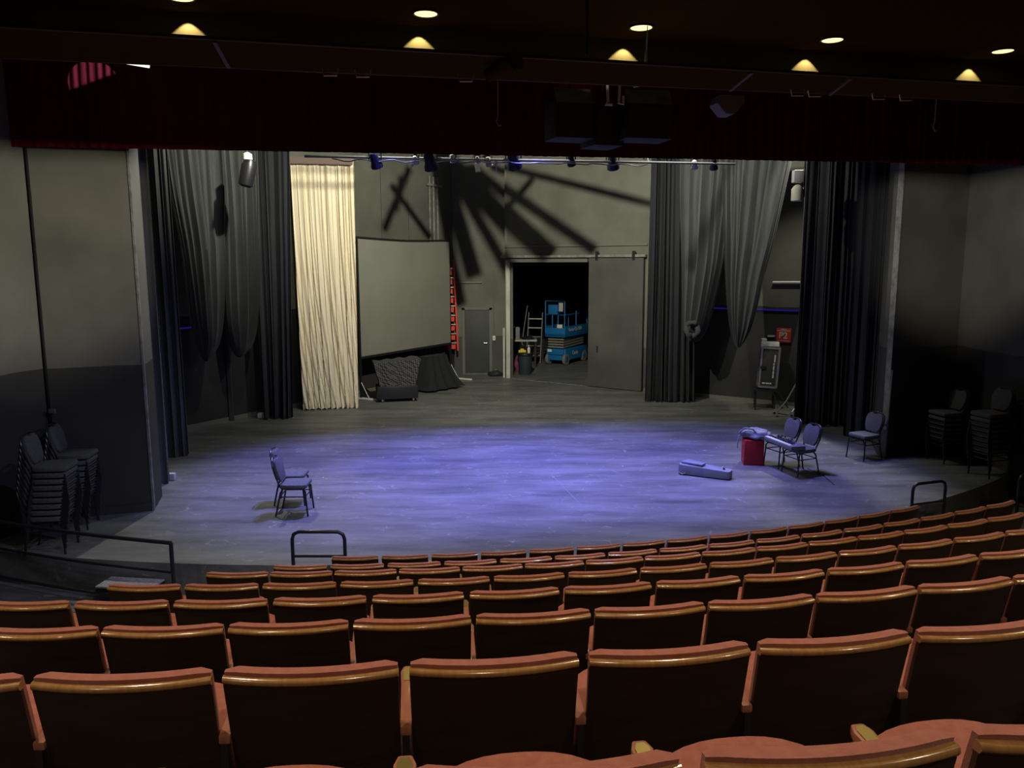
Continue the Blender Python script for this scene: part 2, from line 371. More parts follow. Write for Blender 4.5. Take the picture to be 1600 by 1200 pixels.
# dark joint lines and pale corner edges
struct('trim_1', MB().bar((-6.42, 11.06, 0), (-6.42, 11.06, 5.6), .03, .02), MT['iron'])
struct('trim_2', MB().bar((-5.262, 11.475, 0.0), (-5.262, 11.475, 5.6), .035, .03), MT['edge'])
struct('trim_3', MB().prism([(6.875, 14.52), (6.835, 14.64), (6.815, 14.63), (6.855, 14.51)], lambda x, y, z: V((x, y, z)), 0, 5.8), MT['edge'])  # pale colour stands in for light on the pillar's narrow return
# skirtings on the stage walls
for nm, p, q in (('baseboard_left', LD0, LD1),):
    struct(nm, wallbox(MB(), p, q, 0, .09, .015, -.016), MT['frame'])
struct('baseboard_right', wallbox(MB(), rw(4.7), rw(11.8), 0, .09, .015, -.016), MT['frame'])
struct('baseboard_left', wallbox(MB(), (-6.41, 11.085), (-5.28, 11.47), 0, .12, .02, -.022), MT['pillar'])
struct('baseboard_right', wallbox(MB(), (6.90, 14.55), (8.38, 15.19), 0, .12, .02, -.022), MT['rpillar'])
# roofs
struct('ceiling', MB().box((0, 24, ZR+.1), (22, 27, .2)), MT['dark'])
YD = V((math.cos(math.radians(13.2)), math.sin(math.radians(13.2)), 0)); YN = V((-YD.y, YD.x, 0))   # along / across the house
L0 = V((-2.30, 5.96, 0))
def house(s, d, z=0): p = L0+YD*s+YN*d; return V((p.x, p.y, z))
def housebox(s0, s1, d0, d1, z0, z1):
    return MB().prism([house(s0, d0)[:2], house(s1, d0)[:2], house(s1, d1)[:2], house(s0, d1)[:2]], lambda x, y, z: V((x, y, z)), z0, z1)
struct('ceiling', housebox(-9, 14, -11, .60, 5.42, 5.6), MT['ceil'])
struct('trim_4', housebox(-9, 14, .36, .50, 5.17, 5.42), mat('soffit_paint', (.075, .066, .042), .8, spec=0))
# wall of the proscenium above the valance
VL, VR = V((-7.05, 10.79, 0)), V((8.62, 13.58, 0))
struct('wall_front', wallbox(MB(), (VL.x-.3, VL.y+.35), (VR.x+.3, VR.y+.35), 6.4, ZR, .15), MT['dark'])
# scene shop behind the loading door
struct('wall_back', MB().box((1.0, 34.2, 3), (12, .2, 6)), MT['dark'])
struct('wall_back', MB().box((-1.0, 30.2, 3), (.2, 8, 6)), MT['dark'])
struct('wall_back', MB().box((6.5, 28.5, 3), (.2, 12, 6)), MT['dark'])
# wall details: panel joints, horizontal header, track, jamb
struct('trim_5', MB().bar(rw(-.0, -.03, 4.02), rw(4.75, -.03, 4.02), .04, .05), MT['frame'])
tr = MB().bar(rw(-.1, -.10, 3.72), rw(4.75, -.10, 3.72), .10, .07)
struct('trim_6', tr, MT['edge'])
struct('trim_7', MB().bar(rw(.0, -.05, 3.60), rw(2.9, -.05, 3.60), .06, .10), MT['frame'])
struct('trim_8', MB().bar(rw(.07, -.02, 0), rw(.07, -.02, 3.58), .13, .12), MT['jamb'])
struct('trim_9', MB().bar(rw(-.06, -.06, 0), rw(-.06, -.06, 1.55), .05, .06), MT['jamb'])
struct('trim_10', MB().bar(rw(.3, -.1, .004), rw(2.8, -.1, .004), .05, .012), MT['edge'])
LDd = (V((LD1[0]-LD0[0], LD1[1]-LD0[1], 0))).normalized(); LDn = V((LDd.y, -LDd.x, 0))  # towards the stage
jb = MB()
for px in (598, 640):
    p = PL(px, 420, LD0, LD1); jb.bar((p.x+LDn.x*.006, p.y+LDn.y*.006, 0), (p.x+LDn.x*.006, p.y+LDn.y*.006, ZR), .012, .01)
struct('trim_11', jb, MT['iron'])
pw_ = PL(357, 600, LD0, LD1)+LDn*.05
struct('trim_12', MB().bar((pw_.x, pw_.y, 0), (pw_.x, pw_.y, 3.0), .10, .08), MT['door'])
# sliding loading-door slab
d2 = struct('door_2', wallbox(MB(), rw(3.0, -.15), rw(4.70, -.15), .02, 3.66, .07), MT['slab'])
MB().bar(rw(3.3, -.165, 1.02), rw(3.3, -.165, 1.2), .05, .03).build('handle', MT['iron'], d2)
hg = MB()
for s in (3.25, 4.4): hg.bar(rw(s, -.14, 3.6), rw(s, -.13, 3.85), .08, .05)
hg.build('hanger', MT['iron'], d2)
# small door
d1 = struct('door_1', MB().box((-1.11, 25.86, 1.03), (.78, .05, 2.02)), MT['door'], bevel=.005)
fr = MB().box((-1.545, 25.855, 1.06), (.085, .09, 2.12)).box((-.675, 25.855, 1.06), (.085, .09, 2.12)).box((-1.11, 25.855, 2.10), (.955, .09, .09))
fr.build('door_frame', MT['frame'], d1)
MB().tube([(-.79, 25.83, 1.0), (-.79, 25.77, 1.0), (-.90, 25.765, 1.0)], .016).build('handle', MT['chrome'], d1)
MB().box((-1.11, 25.82, .012), (.80, .10, .02)).build('threshold', MT['edge'], d1)
sw = thing('light_switch', 'small white switch box on the wall beside the narrow stage door', 'switch', (-.57, 25.86, 1.15))
MB().box((0, 0, 0), (.09, .07, .15)).build('housing', MT['white'], sw, bevel=.008); MB().box((0, -.04, 0), (.02, .02, .04)).build('toggle', MT['iron'], sw)
cdt = MB().tube([(-1.85, 25.84, 2.92), (-.95, 25.84, 2.92)], .022); tag(cdt.build('conduit', MT['edge'], smooth=True), 'pale horizontal conduit on the back wall above the narrow door', 'pipe')
tag(MB().tube([(-.57, 25.87, 1.23), (-.57, 25.87, 3.3)], .012).build('conduit', MT['frame'], smooth=True), 'thin dark vertical conduit rising from the white switch box', 'pipe')
for k, px in enumerate((669, 675, 681)):
    p = PL(px, 320, LD0, LD1)+LDn*.06
    tag(MB().tube([(p.x, p.y, 3.9), (p.x, p.y, 6.1)], .03).build('conduit', MT['edge'], smooth=True), 'vertical pipe, %s of three side by side above the projection screen' % ('left', 'middle', 'right')[k], 'pipe', 'pipes above the projection screen')
p = PL(675, 290, LD0, LD1)+LDn*.1
tag(MB().bar(p-LDd*.35, p+LDd*.35, .05, .06).build('pipe_clamp', MT['edge']), 'short horizontal strut clamping the three vertical pipes above the screen', 'bracket')
# ------------------------------------------------------------------ DRAPES
def drape(name, label, cat, A, B, zt, A2, B2, zb, folds, amp, m, group=None, shift=0.0, nu=220, nv=26, seed=1, flare=.0, sweep=0.0):
    rnd = random.Random(seed); A = V(A); B = V(B); A2 = V(A2); B2 = V(B2)
    ph = [rnd.uniform(0, 6.28) for _ in range(6)]; wv = [rnd.uniform(.6, 1.5) for _ in range(4)]
    d = (B-A).normalized(); n = V((d.y, -d.x, 0))      # towards the camera side
    def off(u, v):
        u = u-sweep*v**2.5
        x = u*folds*2*PI+ph[0]+2.4*math.sin(u*7.1*wv[0]+ph[1])+1.1*math.sin(u*19*wv[1]+ph[4])+.5*math.sin(v*2.1+ph[2])
        x2 = u*folds*2*PI*.43+ph[3]+v*.8
        x3 = u*folds*2*PI*1.9+ph[4]
        a_ = math.sin(x); return amp*((1-2*abs(a_)**.8)*.5+.5*math.sin(x2)+.22*math.sin(x3))*(.65+.45*v)
    def fn(u, v, sd):
        g = v; uu = u+shift*(v**2.2)*math.sin(PI*min(1, u))*.5
        p = (A.lerp(B, uu)).lerp(A2.lerp(B2, uu), g); z = zt+(zb-zt)*v
        o = off(u, v); q = p+n*(o+(0 if sd == 0 else -.012))+d*(amp*.35*math.cos(u*folds*2*PI+ph[0]))
        if v > .97 and folds < 40: z += .02*math.sin(u*folds*6+ph[1])
        return V((q.x, q.y, z))
    mb = MB().slabgrid(fn, nu, nv); root = thing(name, label, cat, (0, 0, 0), 0, group)
    sheet = mb.build('fabric', m, root, smooth=True, ang=80)
    return root
def swag(name, label, p, q, outline, m, seed, group, lean=0.0, depth=.42):
    """raised curtain gathered to a point, closed loft; outline = (py, pxl, pxr)"""
    rnd = random.Random(seed); ph = rnd.uniform(0, 6)
    rows = []
    for (py, xl, xr) in outline:
        a = PL(xl, py, p, q); b = PL(xr, py, p, q); rows.append(((a+b)/2, (b-a).length/2, (a.z+b.z)/2))
    d = (V((q[0], q[1], 0))-V((p[0], p[1], 0))).normalized(); n = V((d.y, -d.x, 0))
    # resample
    M = 60; nn = 168; vs = []; fs = []
    for j in range(M+1):
        t = j/M*(len(rows)-1); i = min(int(t), len(rows)-2); k = t-i
        # catmull-ish smoothing
        def get(ii): return rows[max(0, min(len(rows)-1, ii))]
        def cr(a, b, c, e, k): return .5*((2*b)+(-a+c)*k+(2*a-5*b+4*c-e)*k*k+(-a+3*b-3*c+e)*k**3)
        c = cr(get(i-1)[0], get(i)[0], get(i+1)[0], get(i+2)[0], k); hw = max(.012, cr(get(i-1)[1], get(i)[1], get(i+1)[1], get(i+2)[1], k))
        v = j/M
        W = rows[0][1]; dp = .10+ (depth-.10)*math.sin(PI*min(1, v*.62))**1.2
        dp *= min(1, (hw/W)*2.2+.05)
        pl = .14*(.6+.6*v)*min(1, hw/W*1.5)
        for a in range(nn):
            th = 2*PI*a/nn; cs, sn = math.cos(th), math.sin(th)
            front = .5-.5*sn
            e = math.copysign(abs(cs)**.9, cs)
            uu = math.acos(max(-1, min(1, e)))/PI
            r = pl*((1-2*abs(math.sin(uu*PI*8+ph+1.2*math.sin(uu*7+ph)))**.8)+.5*math.sin(uu*2*PI*3.3+ph*2+v*1.0))
            pos = c+d*(e*hw)+n*(-sn*dp*.5*1.0+ (r if sn < 0 else -r)*abs(sn)**.4)
            vs.append(V((pos.x, pos.y, c.z)))
    for j in range(M):
        for a in range(nn): fs.append((j*nn+a, j*nn+(a+1) % nn, (j+1)*nn+(a+1) % nn, (j+1)*nn+a))
    fs += [tuple(range(nn)), tuple(M*nn+a for a in reversed(range(nn)))]
    root = thing(name, label, 'curtain', (0, 0, 0), 0, group)
    MB().add(vs, fs).build('fabric', m, root, smooth=True, ang=80)
    return root, rows
# dark red valance
VU = (VR-VL).normalized()
vd = drape('valance', 'dark red valance curtain hanging across the top of the stage opening', 'curtain', VL, VR, 7.6, VL, VR, 5.1, 58, .028, MT['red_cloth'], nu=800, nv=8, seed=3)
# wing drapes, stage left of picture
b0 = F(243, 752); b1 = F(284, 745)
drape('stage_curtain', 'flat black leg curtain tight behind the left pillar edge', 'curtain', (-6.15, 12.35, 0), (-5.52, 12.75, 0), 6.9, (-6.25, 12.35, 0), (-5.62, 12.95, 0), .02, 5, .06, MT['black_cloth'], seed=11, group='black curtains in the left wing')
drape('stage_curtain', 'narrow black curtain beside the left pillar, its hem held by a pale weight', 'curtain', (-6.5, 14.55, 0), (-6.05, 14.75, 0), 6.9, (-6.5, 14.6, 0), (-6.05, 14.85, 0), .02, 4, .06, MT['black_cloth'], seed=12, group='black curtains in the left wing')
PLl, PLr = (-7.15, 15.95), (-5.3, 17.6)
swag('raised_curtain', 'black curtain raised into a long bundle, left of the two in the left wing', PLl, PLr,
     [(228, 256, 347), (300, 266, 350), (380, 282, 351), (450, 292, 350), (500, 299, 347), (535, 307, 341), (553, 313, 332), (564, 320, 325)], MT['black_cloth'], 4, 'raised curtains in the left wing')
swag('raised_curtain', 'black curtain raised into a bundle, right of the two in the left wing', (PLl[0]+.25, PLl[1]+.75), (PLr[0]+.25, PLr[1]+.75),
     [(228, 340, 402), (300, 346, 404), (380, 350, 405), (450, 352, 405), (500, 355, 402), (530, 360, 395), (548, 365, 385), (558, 371, 376)], MT['black_cloth'], 5, 'raised curtains in the left wing')
drape('stage_curtain', 'black curtain hanging straight to the floor, touching the cream curtain', 'curtain', (-5.83, 18.42, 0), (-4.90, 18.55, 0), 6.9, (-5.72, 18.36, 0), (-5.10, 18.45, 0), .02, 7, .10, MT['black_cloth2'], seed=13)
# cream curtain
ca = PL(452, 243, F(465, 642), F(553, 638)); cb = PL(552, 240, F(465, 642), F(553, 638))
drape('stage_curtain', 'tall cream muslin curtain gathered full length left of the projection screen', 'curtain', (ca.x, ca.y, 0), (cb.x, cb.y, 0), 6.0, (ca.x+.06, ca.y, 0), (cb.x-.08, cb.y, 0), .02, 11, .055, MT['cream'], seed=21, shift=.10, nu=640, nv=40, sweep=.20)
cband = MB().bar((ca.x, ca.y-.10, 5.93), (cb.x, cb.y-.10, 5.93), .03, .16)
hd = [o for o in bpy.data.objects if o.get('label') == 'tall cream muslin curtain gathered full length left of the projection screen'][0]
cband.build('header_band', mat('brown_header', (.14, .10, .085), .9), hd)
# right side
drape('stage_curtain', 'heavy black curtain in deep folds right of the loading door', 'curtain', (3.47, 20.6, 0), (4.45, 20.35, 0), 6.9, (3.40, 20.5, 0), (4.62, 20.35, 0), .02, 9, .11, MT['black_cloth2'], seed=14)
PRl, PRr = (4.2, 20.1), (6.4, 18.6)
swag('raised_curtain', 'black curtain pulled up into a bundle with a round knot at its foot', PRl, PRr,
     [(238, 1063, 1150), (320, 1063, 1141), (400, 1065, 1132), (450, 1066, 1122), (490, 1067, 1112), (515, 1070, 1103), (528, 1076, 1096), (534, 1082, 1090)], MT['black_cloth'], 6, 'raised curtains in the right wing')
swag('raised_curtain', 'black curtain pulled up into a plain pointed bundle right of the knotted one', (PRl[0]+.1, PRl[1]-.5), (PRr[0]+.1, PRr[1]-.5),
     [(238, 1128, 1240), (320, 1130, 1222), (380, 1132, 1208), (430, 1134, 1194), (475, 1137, 1184), (510, 1141, 1174), (532, 1146, 1164), (543, 1152, 1156)], MT['black_cloth'], 8, 'raised curtains in the right wing')
kn = PL(1084, 513, PRl, PRr)-V((.1, .28, 0))
ring = []
for k in range(24):
    t = 2*PI*k/24; ring.append(kn+V((math.cos(t)*.14, .05*math.sin(3*t), math.sin(t)*.17)))
tag(MB().tube(ring, [.055+.015*math.sin(k*1.7) for k in range(24)], 10, True).build('curtain_knot', MT['black_cloth'], smooth=True), 'round knot of black cloth at the foot of the raised curtain', 'knot')
drape('stage_curtain', 'wide black curtain hanging to the floor behind the keyboard chairs', 'curtain', (5.95, 16.9, 0), (7.0, 16.7, 0), 6.9, (6.12, 17.4, 0), (7.25, 17.2, 0), .02, 5, .09, MT['black_cloth2'], seed=15, group='black curtains in the right wing')
drape('stage_curtain', 'black curtain hanging to the floor against the right pillar edge', 'curtain', (6.60, 15.75, 0), (7.35, 15.35, 0), 6.9, (6.82, 16.3, 0), (7.32, 15.3, 0), .02, 5, .08, MT['black_cloth2'], seed=16, group='black curtains in the right wing')
# little cloth weights at the left hems
for (px, py, lb) in ((268, 750, 'pale weight holding down the hem of the narrow black curtain beside the left pillar'), (408, 653, 'small white weight at the foot of the black curtain next to the cream one')):
    p = F(px, py)
    tag(MB().box((p.x, p.y, .06), (.14, .10, .12)).build('curtain_weight', MT['white'] if px > 300 else MT['lgrey'], bevel=.02), lb, 'weight')
# ------------------------------------------------------------------ BATTEN and stage lights
ba, bb = YY(540, 247, 14.2), YY(1035, 252.5, 15.2); zb_ = (ba.z+bb.z)/2; ba, bb = ba.lerp(bb, -.12), ba.lerp(bb, 1.25); ba.z = bb.z = zb_
tag(MB().tube([ba, bb], .022).build('lighting_batten', MT['grey'], smooth=True), 'long steel lighting pipe just below the valance hem', 'pipe')
def stage_light(px, py, z, m, sz, label, aim=(0, 0, -1)):
    b = (px-560)/460.0; p = V(ba).lerp(V(bb), (px-500)/620.0); p = YY(px, py, p.y)
    t = thing('stage_light', label, 'stage light', p, 0, 'stage lights on the pipe under the valance')
    R = V(aim).to_track_quat('Z', 'Y').to_matrix()
    MB().lathe([(sz*.35, -sz), (sz*.55, -sz*.7), (sz*.6, .2*sz), (sz*.8, sz*.75), (sz*.82, sz)], 16, (0, 0, 0), R).build('can', m, t, smooth=True)
    MB().lathe([(sz*.7, sz*.98), (sz*.7, sz*1.02)], 16, (0, 0, 0), R).build('lens', MT['glass'], t)
    MB().tube([(-sz*.8, 0, 0), (-sz*.8, 0, sz*1.2), (sz*.8, 0, sz*1.2), (sz*.8, 0, 0)], .012).build('yoke', MT['iron'], t, smooth=True)
    MB().box((0, 0, sz*1.35), (.05, .05, .09)).build('clamp', MT['iron'], t)
SL = [(586, 250, 'navy', .13, 'dark blue can light hanging left of the white lamp'), (649, 250, 'white', .07, 'small white lamp hanging above the projection screen'),
      (671, 250, 'navy', .16, 'large navy can light above the three wall pipes'), (707, 247, 'lgrey', .07, 'small pale lamp right of the large navy can light'),
      (746, 249, 'lgrey', .06, 'small pale lamp left of the cream coloured one'), (763, 252, 'jamb', .08, 'small cream coloured lamp above the narrow door'),
      (802, 248, 'navy', .17, 'large navy can light above the loading door jamb'), (892, 250, 'iron', .10, 'black can light above the loading door'),
      (957, 252, 'navy', .14, 'navy can light above the sliding door slab'), (1010, 249, 'white', .06, 'small white lamp at the right end of the pipe'),
      (1085, 257, 'white', .08, 'white can light in front of the knotted curtain'), (1115, 256, 'iron', .10, 'black can light between the two raised curtains on the right')]
for (px, py, mm, sz, lb) in SL:
    stage_light(px, py, 5.35, MT[mm], sz, lb, (.2, .6, -.9))
for (px, ln, lb) in ((645, .14, 'short white tag hanging beneath the pipe over the screen'), (775, .18, 'short white strap hanging beneath the pipe over the narrow door')):
    p = YY(px, 246, 14.5); tb_ = (p.x-ba.x)/(bb.x-ba.x); p = V(ba).lerp(V(bb), tb_)-V((0, 0, .02)); tag(MB().box((p.x, p.y, p.z-ln/2), (.035, .02, ln)).build('strap', MT['white']), lb, 'strap')
# hooded light in the right wing and on the left
sp = thing('wing_light', 'pale cylindrical lamp hanging on a pole at the edge of the right wing curtain', 'stage light', YY(1246, 300, 16.4))
MB().lathe([(.10, -.18), (.115, -.17), (.115, .05), (.07, .12), (.03, .14)], 18).build('can', MT['jamb'], sp, smooth=True)
MB().box((0, .02, .30), (.2, .16, .24)).build('housing', MT['lgrey'], sp, bevel=.02)
MB().tube([(.13, 0, 8.42-sp.location.z), (.13, 0, -.1)], .02).build('pole', MT['iron'], sp, smooth=True)
lp_ = thing('wing_light', 'black lamp hanging on its side in front of the left raised curtains', 'stage light', YY(388, 268, 16.0))
MB().lathe([(.08, -.30), (.14, -.26), (.15, .1), (.10, .22)], 16, (0, 0, 0), Matrix.Rotation(math.radians(14), 3, 'Y')).build('can', MT['iron'], lp_, smooth=True)
MB().tube([(.0, 0, .3), (0, 0, 8.42-lp_.location.z)], .015).build('pole', MT['iron'], lp_, smooth=True)
MB().lathe([(.02, .2), (.09, .22), (.09, .32), (.03, .36)], 12, (0, 0, 0)).build('lamp_cap', MT['white'], lp_, smooth=True)
# pipes above the curtains
for a, b, lb in (((-7.2, 16.3, 6.95), (-4.7, 18.8, 6.95), 'dark pipe carrying the raised curtains on the left'), ((4.0, 20.3, 6.95), (7.2, 16.9, 6.95), 'dark pipe carrying the raised curtains on the right')):
    tag(MB().tube([a, b], .03).build('curtain_pipe', MT['iron'], smooth=True), lb, 'pipe')
tag(MB().tube([(ca.x-.2, ca.y+.03, 5.97), (cb.x+.1, cb.y+.03, 5.97)], .025).build('curtain_pipe', MT['chrome'], smooth=True), 'steel pipe carrying the cream curtain', 'pipe')
for k, s in enumerate((.3, .42)):  # unseen pipes set to throw two shadow lines on the cream curtain
    c0 = WORK.lerp(V((ca.x-.2, ca.y, 5.72-.35*k)), .32); c1 = WORK.lerp(V((cb.x+.1, cb.y, 5.74-.35*k)), .32)
    tag(MB().tube([c0, c1], .014).build('shadow_pipe', MT['iron'], smooth=True), 'thin unseen shadow pipe in front of the cream curtain, %s of two' % ('upper', 'lower')[k], 'pipe', 'unseen shadow pipes over the stage')
# unseen beams added between the work light and the walls to cast shadows
def shade_beam(pa, pb, P, Q, s, wd, lb, ht=.06):
    a = WORK.lerp(PL(pa[0], pa[1], P, Q), s); b = WORK.lerp(PL(pb[0], pb[1], P, Q), s)
    tag(MB().bar(a, b, wd, ht).build('shadow_beam', MT['iron']), lb, 'shadow beam', 'unseen shadow beams over the stage')
rwa, rwb = (RA.x, RA.y), (rw(5).x, rw(5).y)
BK = ((-1.85, 25.4), (-.16, 25.4))
shade_beam((690, 245), (860, 400), rwa, rwb, .30, .20, 'broad dark unseen shadow beam over the loading door side of the stage', .10)
shade_beam((735, 258), (930, 392), rwa, rwb, .30, .10, 'second dark unseen shadow beam beside the broad one over the stage')
shade_beam((684, 250), (742, 430), rwa, rwb, .30, .17, 'steep dark unseen shadow beam over the middle of the stage')
shade_beam((690, 250), (800, 420), rwa, rwb, .30, .09, 'slanting dark unseen shadow beam beside the steep one over the stage')
shade_beam((672, 262), (720, 480), rwa, rwb, .30, .10, 'steepest thin unseen shadow beam over the middle of the stage')
shade_beam((768, 256), (1030, 322), rwa, rwb, .34, .06, 'long thin unseen shadow beam sloping towards the right wing')
shade_beam((758, 304), (800, 330), rwa, rwb, .34, .045, 'short unseen shadow strut over the loading door')
shade_beam((832, 280), (788, 330), rwa, rwb, .34, .045, 'short crossing unseen shadow strut over the loading door')
shade_beam((612, 290), (672, 372), LD0, LD1, .34, .05, 'thin unseen shadow strut above the projection screen, leaning right')
shade_beam((640, 262), (600, 360), LD0, LD1, .34, .04, 'thin unseen shadow strut above the projection screen, leaning left')
shade_beam((628, 275), (618, 330), LD0, LD1, .34, .04, 'short unseen shadow strut above the projection screen')
shade_beam((312, 228), (372, 330), PLl, PLr, .30, .09, 'unseen shadow beam over the left wing curtains')
shade_beam((365, 320), (420, 450), PLl, PLr, .30, .10, 'lower unseen shadow beam over the left wing curtains')
shade_beam((1168, 244), (1120, 320), PRl, PRr, .30, .08, 'unseen shadow beam over the right wing curtains')
shade_beam((1125, 315), (1080, 420), PRl, PRr, .30, .12, 'lower unseen shadow beam over the right wing curtains')
cbl = []
for i in range(60):
    t = i/59; q = ba.lerp(bb, .06+.72*t); cbl.append(q+V((0, -.05, -.035-.05*abs(math.sin(t*PI*11))*(.4+.6*math.sin(t*37)**2))))
tag(MB().tube(cbl, .011, 6).build('cable', MT['iron'], smooth=True), 'black cable looped along the lighting pipe below the valance hem', 'cable')
# louvre added to cut the narrow front light into slits: bars, slanted flap
ld0, ld1 = V((-2.3, 6.4, 5.08)), V((-5.42, 11.05, 5.90)); la_ = (ld1-ld0).normalized(); ls_ = la_.cross(V((0, 0, 1))).normalized(); lu_ = ls_.cross(la_)
for (lx, ly, tx, ty, lb) in ((1.2, 6.6, -6.3, 10.95, 'dark flap added to shade the front light turned to the left pillar'), (1.0, 6.9, 8.2, 13.45, 'dark flap added to shade the front light turned to the right pillar')):
    a = V((lx, ly, 5.03)); b = V((tx, ty, 5.04 if lx > 1.1 else 4.99)); dd = b-a; L_ = dd.length; dd.normalize(); c = a+dd*.15; sd = dd.cross(V((0, 0, 1))).normalized()
    fl_ = thing('added_light_flap', lb, 'light flap', (c.x, c.y, c.z))  # flap added to keep the front light off the valance
    MB().bar(-sd*.12+V((0, 0, .05)), sd*.12+V((0, 0, .05)), .004, .10).build('plate', MT['iron'], fl_)
    MB().tube([(0, 0, .1), (0, 0, 5.42-c.z)], .004).build('hanger', MT['iron'], fl_)
lv = thing('slit_louvre', 'small dark louvre added to cut the left front light into slits', 'louvre', ld0+la_*.25)
lv.scale = (.227, .227, .227)
lb_ = MB()
for k in range(7): lb_.bar(ls_*(-.052+.0175*k)-lu_*.08, ls_*(-.052+.0175*k+.004)+lu_*.08, .0085, .003, la_)
lb_.build('bars', MT['iron'], lv)
MB().add([-ls_*.06-lu_*.02, ls_*.07+lu_*.045, ls_*.07-lu_*.10, -ls_*.06-lu_*.10, -ls_*.06-lu_*.02+la_*.004, ls_*.07+lu_*.045+la_*.004, ls_*.07-lu_*.10+la_*.004, -ls_*.06-lu_*.10+la_*.004], [(0, 1, 2, 3), (7, 6, 5, 4), (0, 4, 5, 1), (1, 5, 6, 2), (2, 6, 7, 3), (3, 7, 4, 0)]).build('flap', MT['iron'], lv)
# ------------------------------------------------------------------ CATWALK, speakers, downlights
n0, n1 = F(0, 42, 4.7), F(1600, 135, 4.7); f0, f1 = F(0, 90, 4.7), F(1600, 160, 4.7)
def ext(a, b, t0, t1): return a.lerp(b, t0), a.lerp(b, t1)
n0, n1 = ext(n0, n1, -.9, 1.6); f0, f1 = ext(f0, f1, -.9, 1.6)
cw = thing('catwalk', 'dark lighting catwalk hung under the house ceiling in front of the red valance', 'catwalk', (0, 0, 0))
MB().add([n0, n1, f1, f0]+[p+V((0, 0, .015)) for p in (n0, n1, f1, f0)], [(3, 2, 1, 0), (4, 5, 6, 7), (0, 1, 5, 4), (1, 2, 6, 5), (2, 3, 7, 6), (3, 0, 4, 7)]).build('deck', MT['catwalk'], cw)
for (a, b) in ((n0, n1), (f0, f1)):
    MB().tube([a-V((0, 0, .0)), b-V((0, 0, .0))], .006, 6).build('edge_rail', MT['catedge'], cw)
for px in (335, 800, 1175, 1330):
    a = F(px, 42+.058*px+2, 4.695); b = F(px+(-34 if px > 500 else 22), 90+.044*px-1, 4.695)
    MB().bar(a, b, .02, .02).build('crossbar', MT['catedge'], cw)
hk = MB()
for s in (.08, .56, .92):
    a = n0.lerp(n1, s).lerp(f0.lerp(f1, s), .5); hk.tube([a+V((0, 0, .1)), V((a.x, a.y, 5.43))], .01)
hk.build('hanger_rod', MT['iron'], cw)
# can lamp strapped below the catwalk
cl = thing('stage_light', 'dark tubular lamp lying across the underside of the catwalk', 'stage light', F(785, 106, 4.66))
MB().lathe([(.035, -.14), (.04, -.13), (.042, .1), (.05, .13)], 16, (0, 0, 0), V((.55, -.8, .1)).to_track_quat('Z', 'Y').to_matrix()).build('can', MT['catwalk'], cl, smooth=True)
MB().tube([(-.06, .09, .0), (-.055, .09, .04), (.02, .12, .045)], .004).build('yoke', MT['catedge'], cl)
# little clips along the far edge
tb = F(208, 100, 4.72)
tl = thing('tube_light', 'bright white tube light peeping out below the catwalk at the left', 'lamp', YY(208, 98, 10.2))
MB().tube([(-.17, 0, .02), (.17, .05, -.03)], .022).build('tube', MT['tube'], tl, smooth=True)
MB().box((0, .03, .05), (.3, .03, .03)).tube([(0, .03, .05), (0, .03, 2.4)], .01).build('housing', MT['iron'], tl)
# speakers
def hung_speaker(px0, py0, px1, py1, lb, yd, slant):
    a = YY(px0, py1, yd); b = YY(px1, py1, yd+.13); t = YY(px0, py0, yd); Hh = t.z-a.z; W = (b-a).length
    d = (b-a); rz = math.atan2(d.y, d.x)
    r = thing('loudspeaker', lb, 'speaker', ((a.x+b.x)/2, (a.y+b.y)/2, a.z), rz, 'loudspeakers hanging before the valance')
    MB().prism([(0, 0), (.42, 0), (.42, Hh+.10), (.0, Hh*.98)], lambda x, y, z: V((z, x, y)), -W/2, W/2).build('cabinet', MT['speaker'], r, bevel=.01)
    MB().prism([(-.012, Hh*.06), (.0, Hh*.06), (.0, Hh*.94), (-.012, Hh*.94)], lambda x, y, z: V((z, x, y)), -W*.45, W*.45).build('grille', MT['catwalk'], r)
    if slant: MB().prism([(-.004, Hh*.98), (.10, Hh+.17), (.12, Hh+.17), (.02, Hh*.98)], lambda x, y, z: V((z, x, y)), -W*.47, W*.47).build('lit_top', MT['speaktop'], r)  # slanted top, its light fall painted as a paler tone
    MB().tube([(0, .2, Hh), (0, .2, Hh+1.2)], .012).build('hanging_rod', MT['iron'], r)
hung_speaker(869, 158, 928, 214, 'black hanging loudspeaker, left one of the pair before the red valance', 9.6, True)
hung_speaker(978, 160, 1052, 215, 'black hanging loudspeaker, right one of the pair before the red valance', 9.6, True)
hung_speaker(930, 165, 975, 226, 'narrow black centre loudspeaker between the hanging pair', 9.75, False)
br = thing('speaker_bracket', 'bright metal bracket between the two hanging loudspeakers', 'bracket', YY(960, 150, 9.4))
MB().tube([(-.08, 0, .12), (-.07, 0, -.06), (-.10, 0, -.09), (-.02, 0, -.09)], .016).build('arm', MT['white'], br, smooth=True)
MB().tube([(.06, 0, .14), (.05, 0, -.08), (.10, 0, -.09), (.10, 0, .0)], .016).build('arm', MT['white'], br, smooth=True)
r = thing('loudspeaker', 'dim grey wedge-shaped speaker hanging right of the black pair', 'speaker', YY(1141, 178, 9.6), math.radians(8))
MB().prism([(-.16, .12), (-.13, .21), (.16, .21), (.17, .13), (.05, 0), (-.05, 0)], lambda x, y, z: V((x, z, y)), 0, .25).build('cabinet', MT['grey'], r, bevel=.01)
MB().tube([(0, .12, .2), (0, .12, .9)], .01).build('hanging_rod', MT['iron'], r)
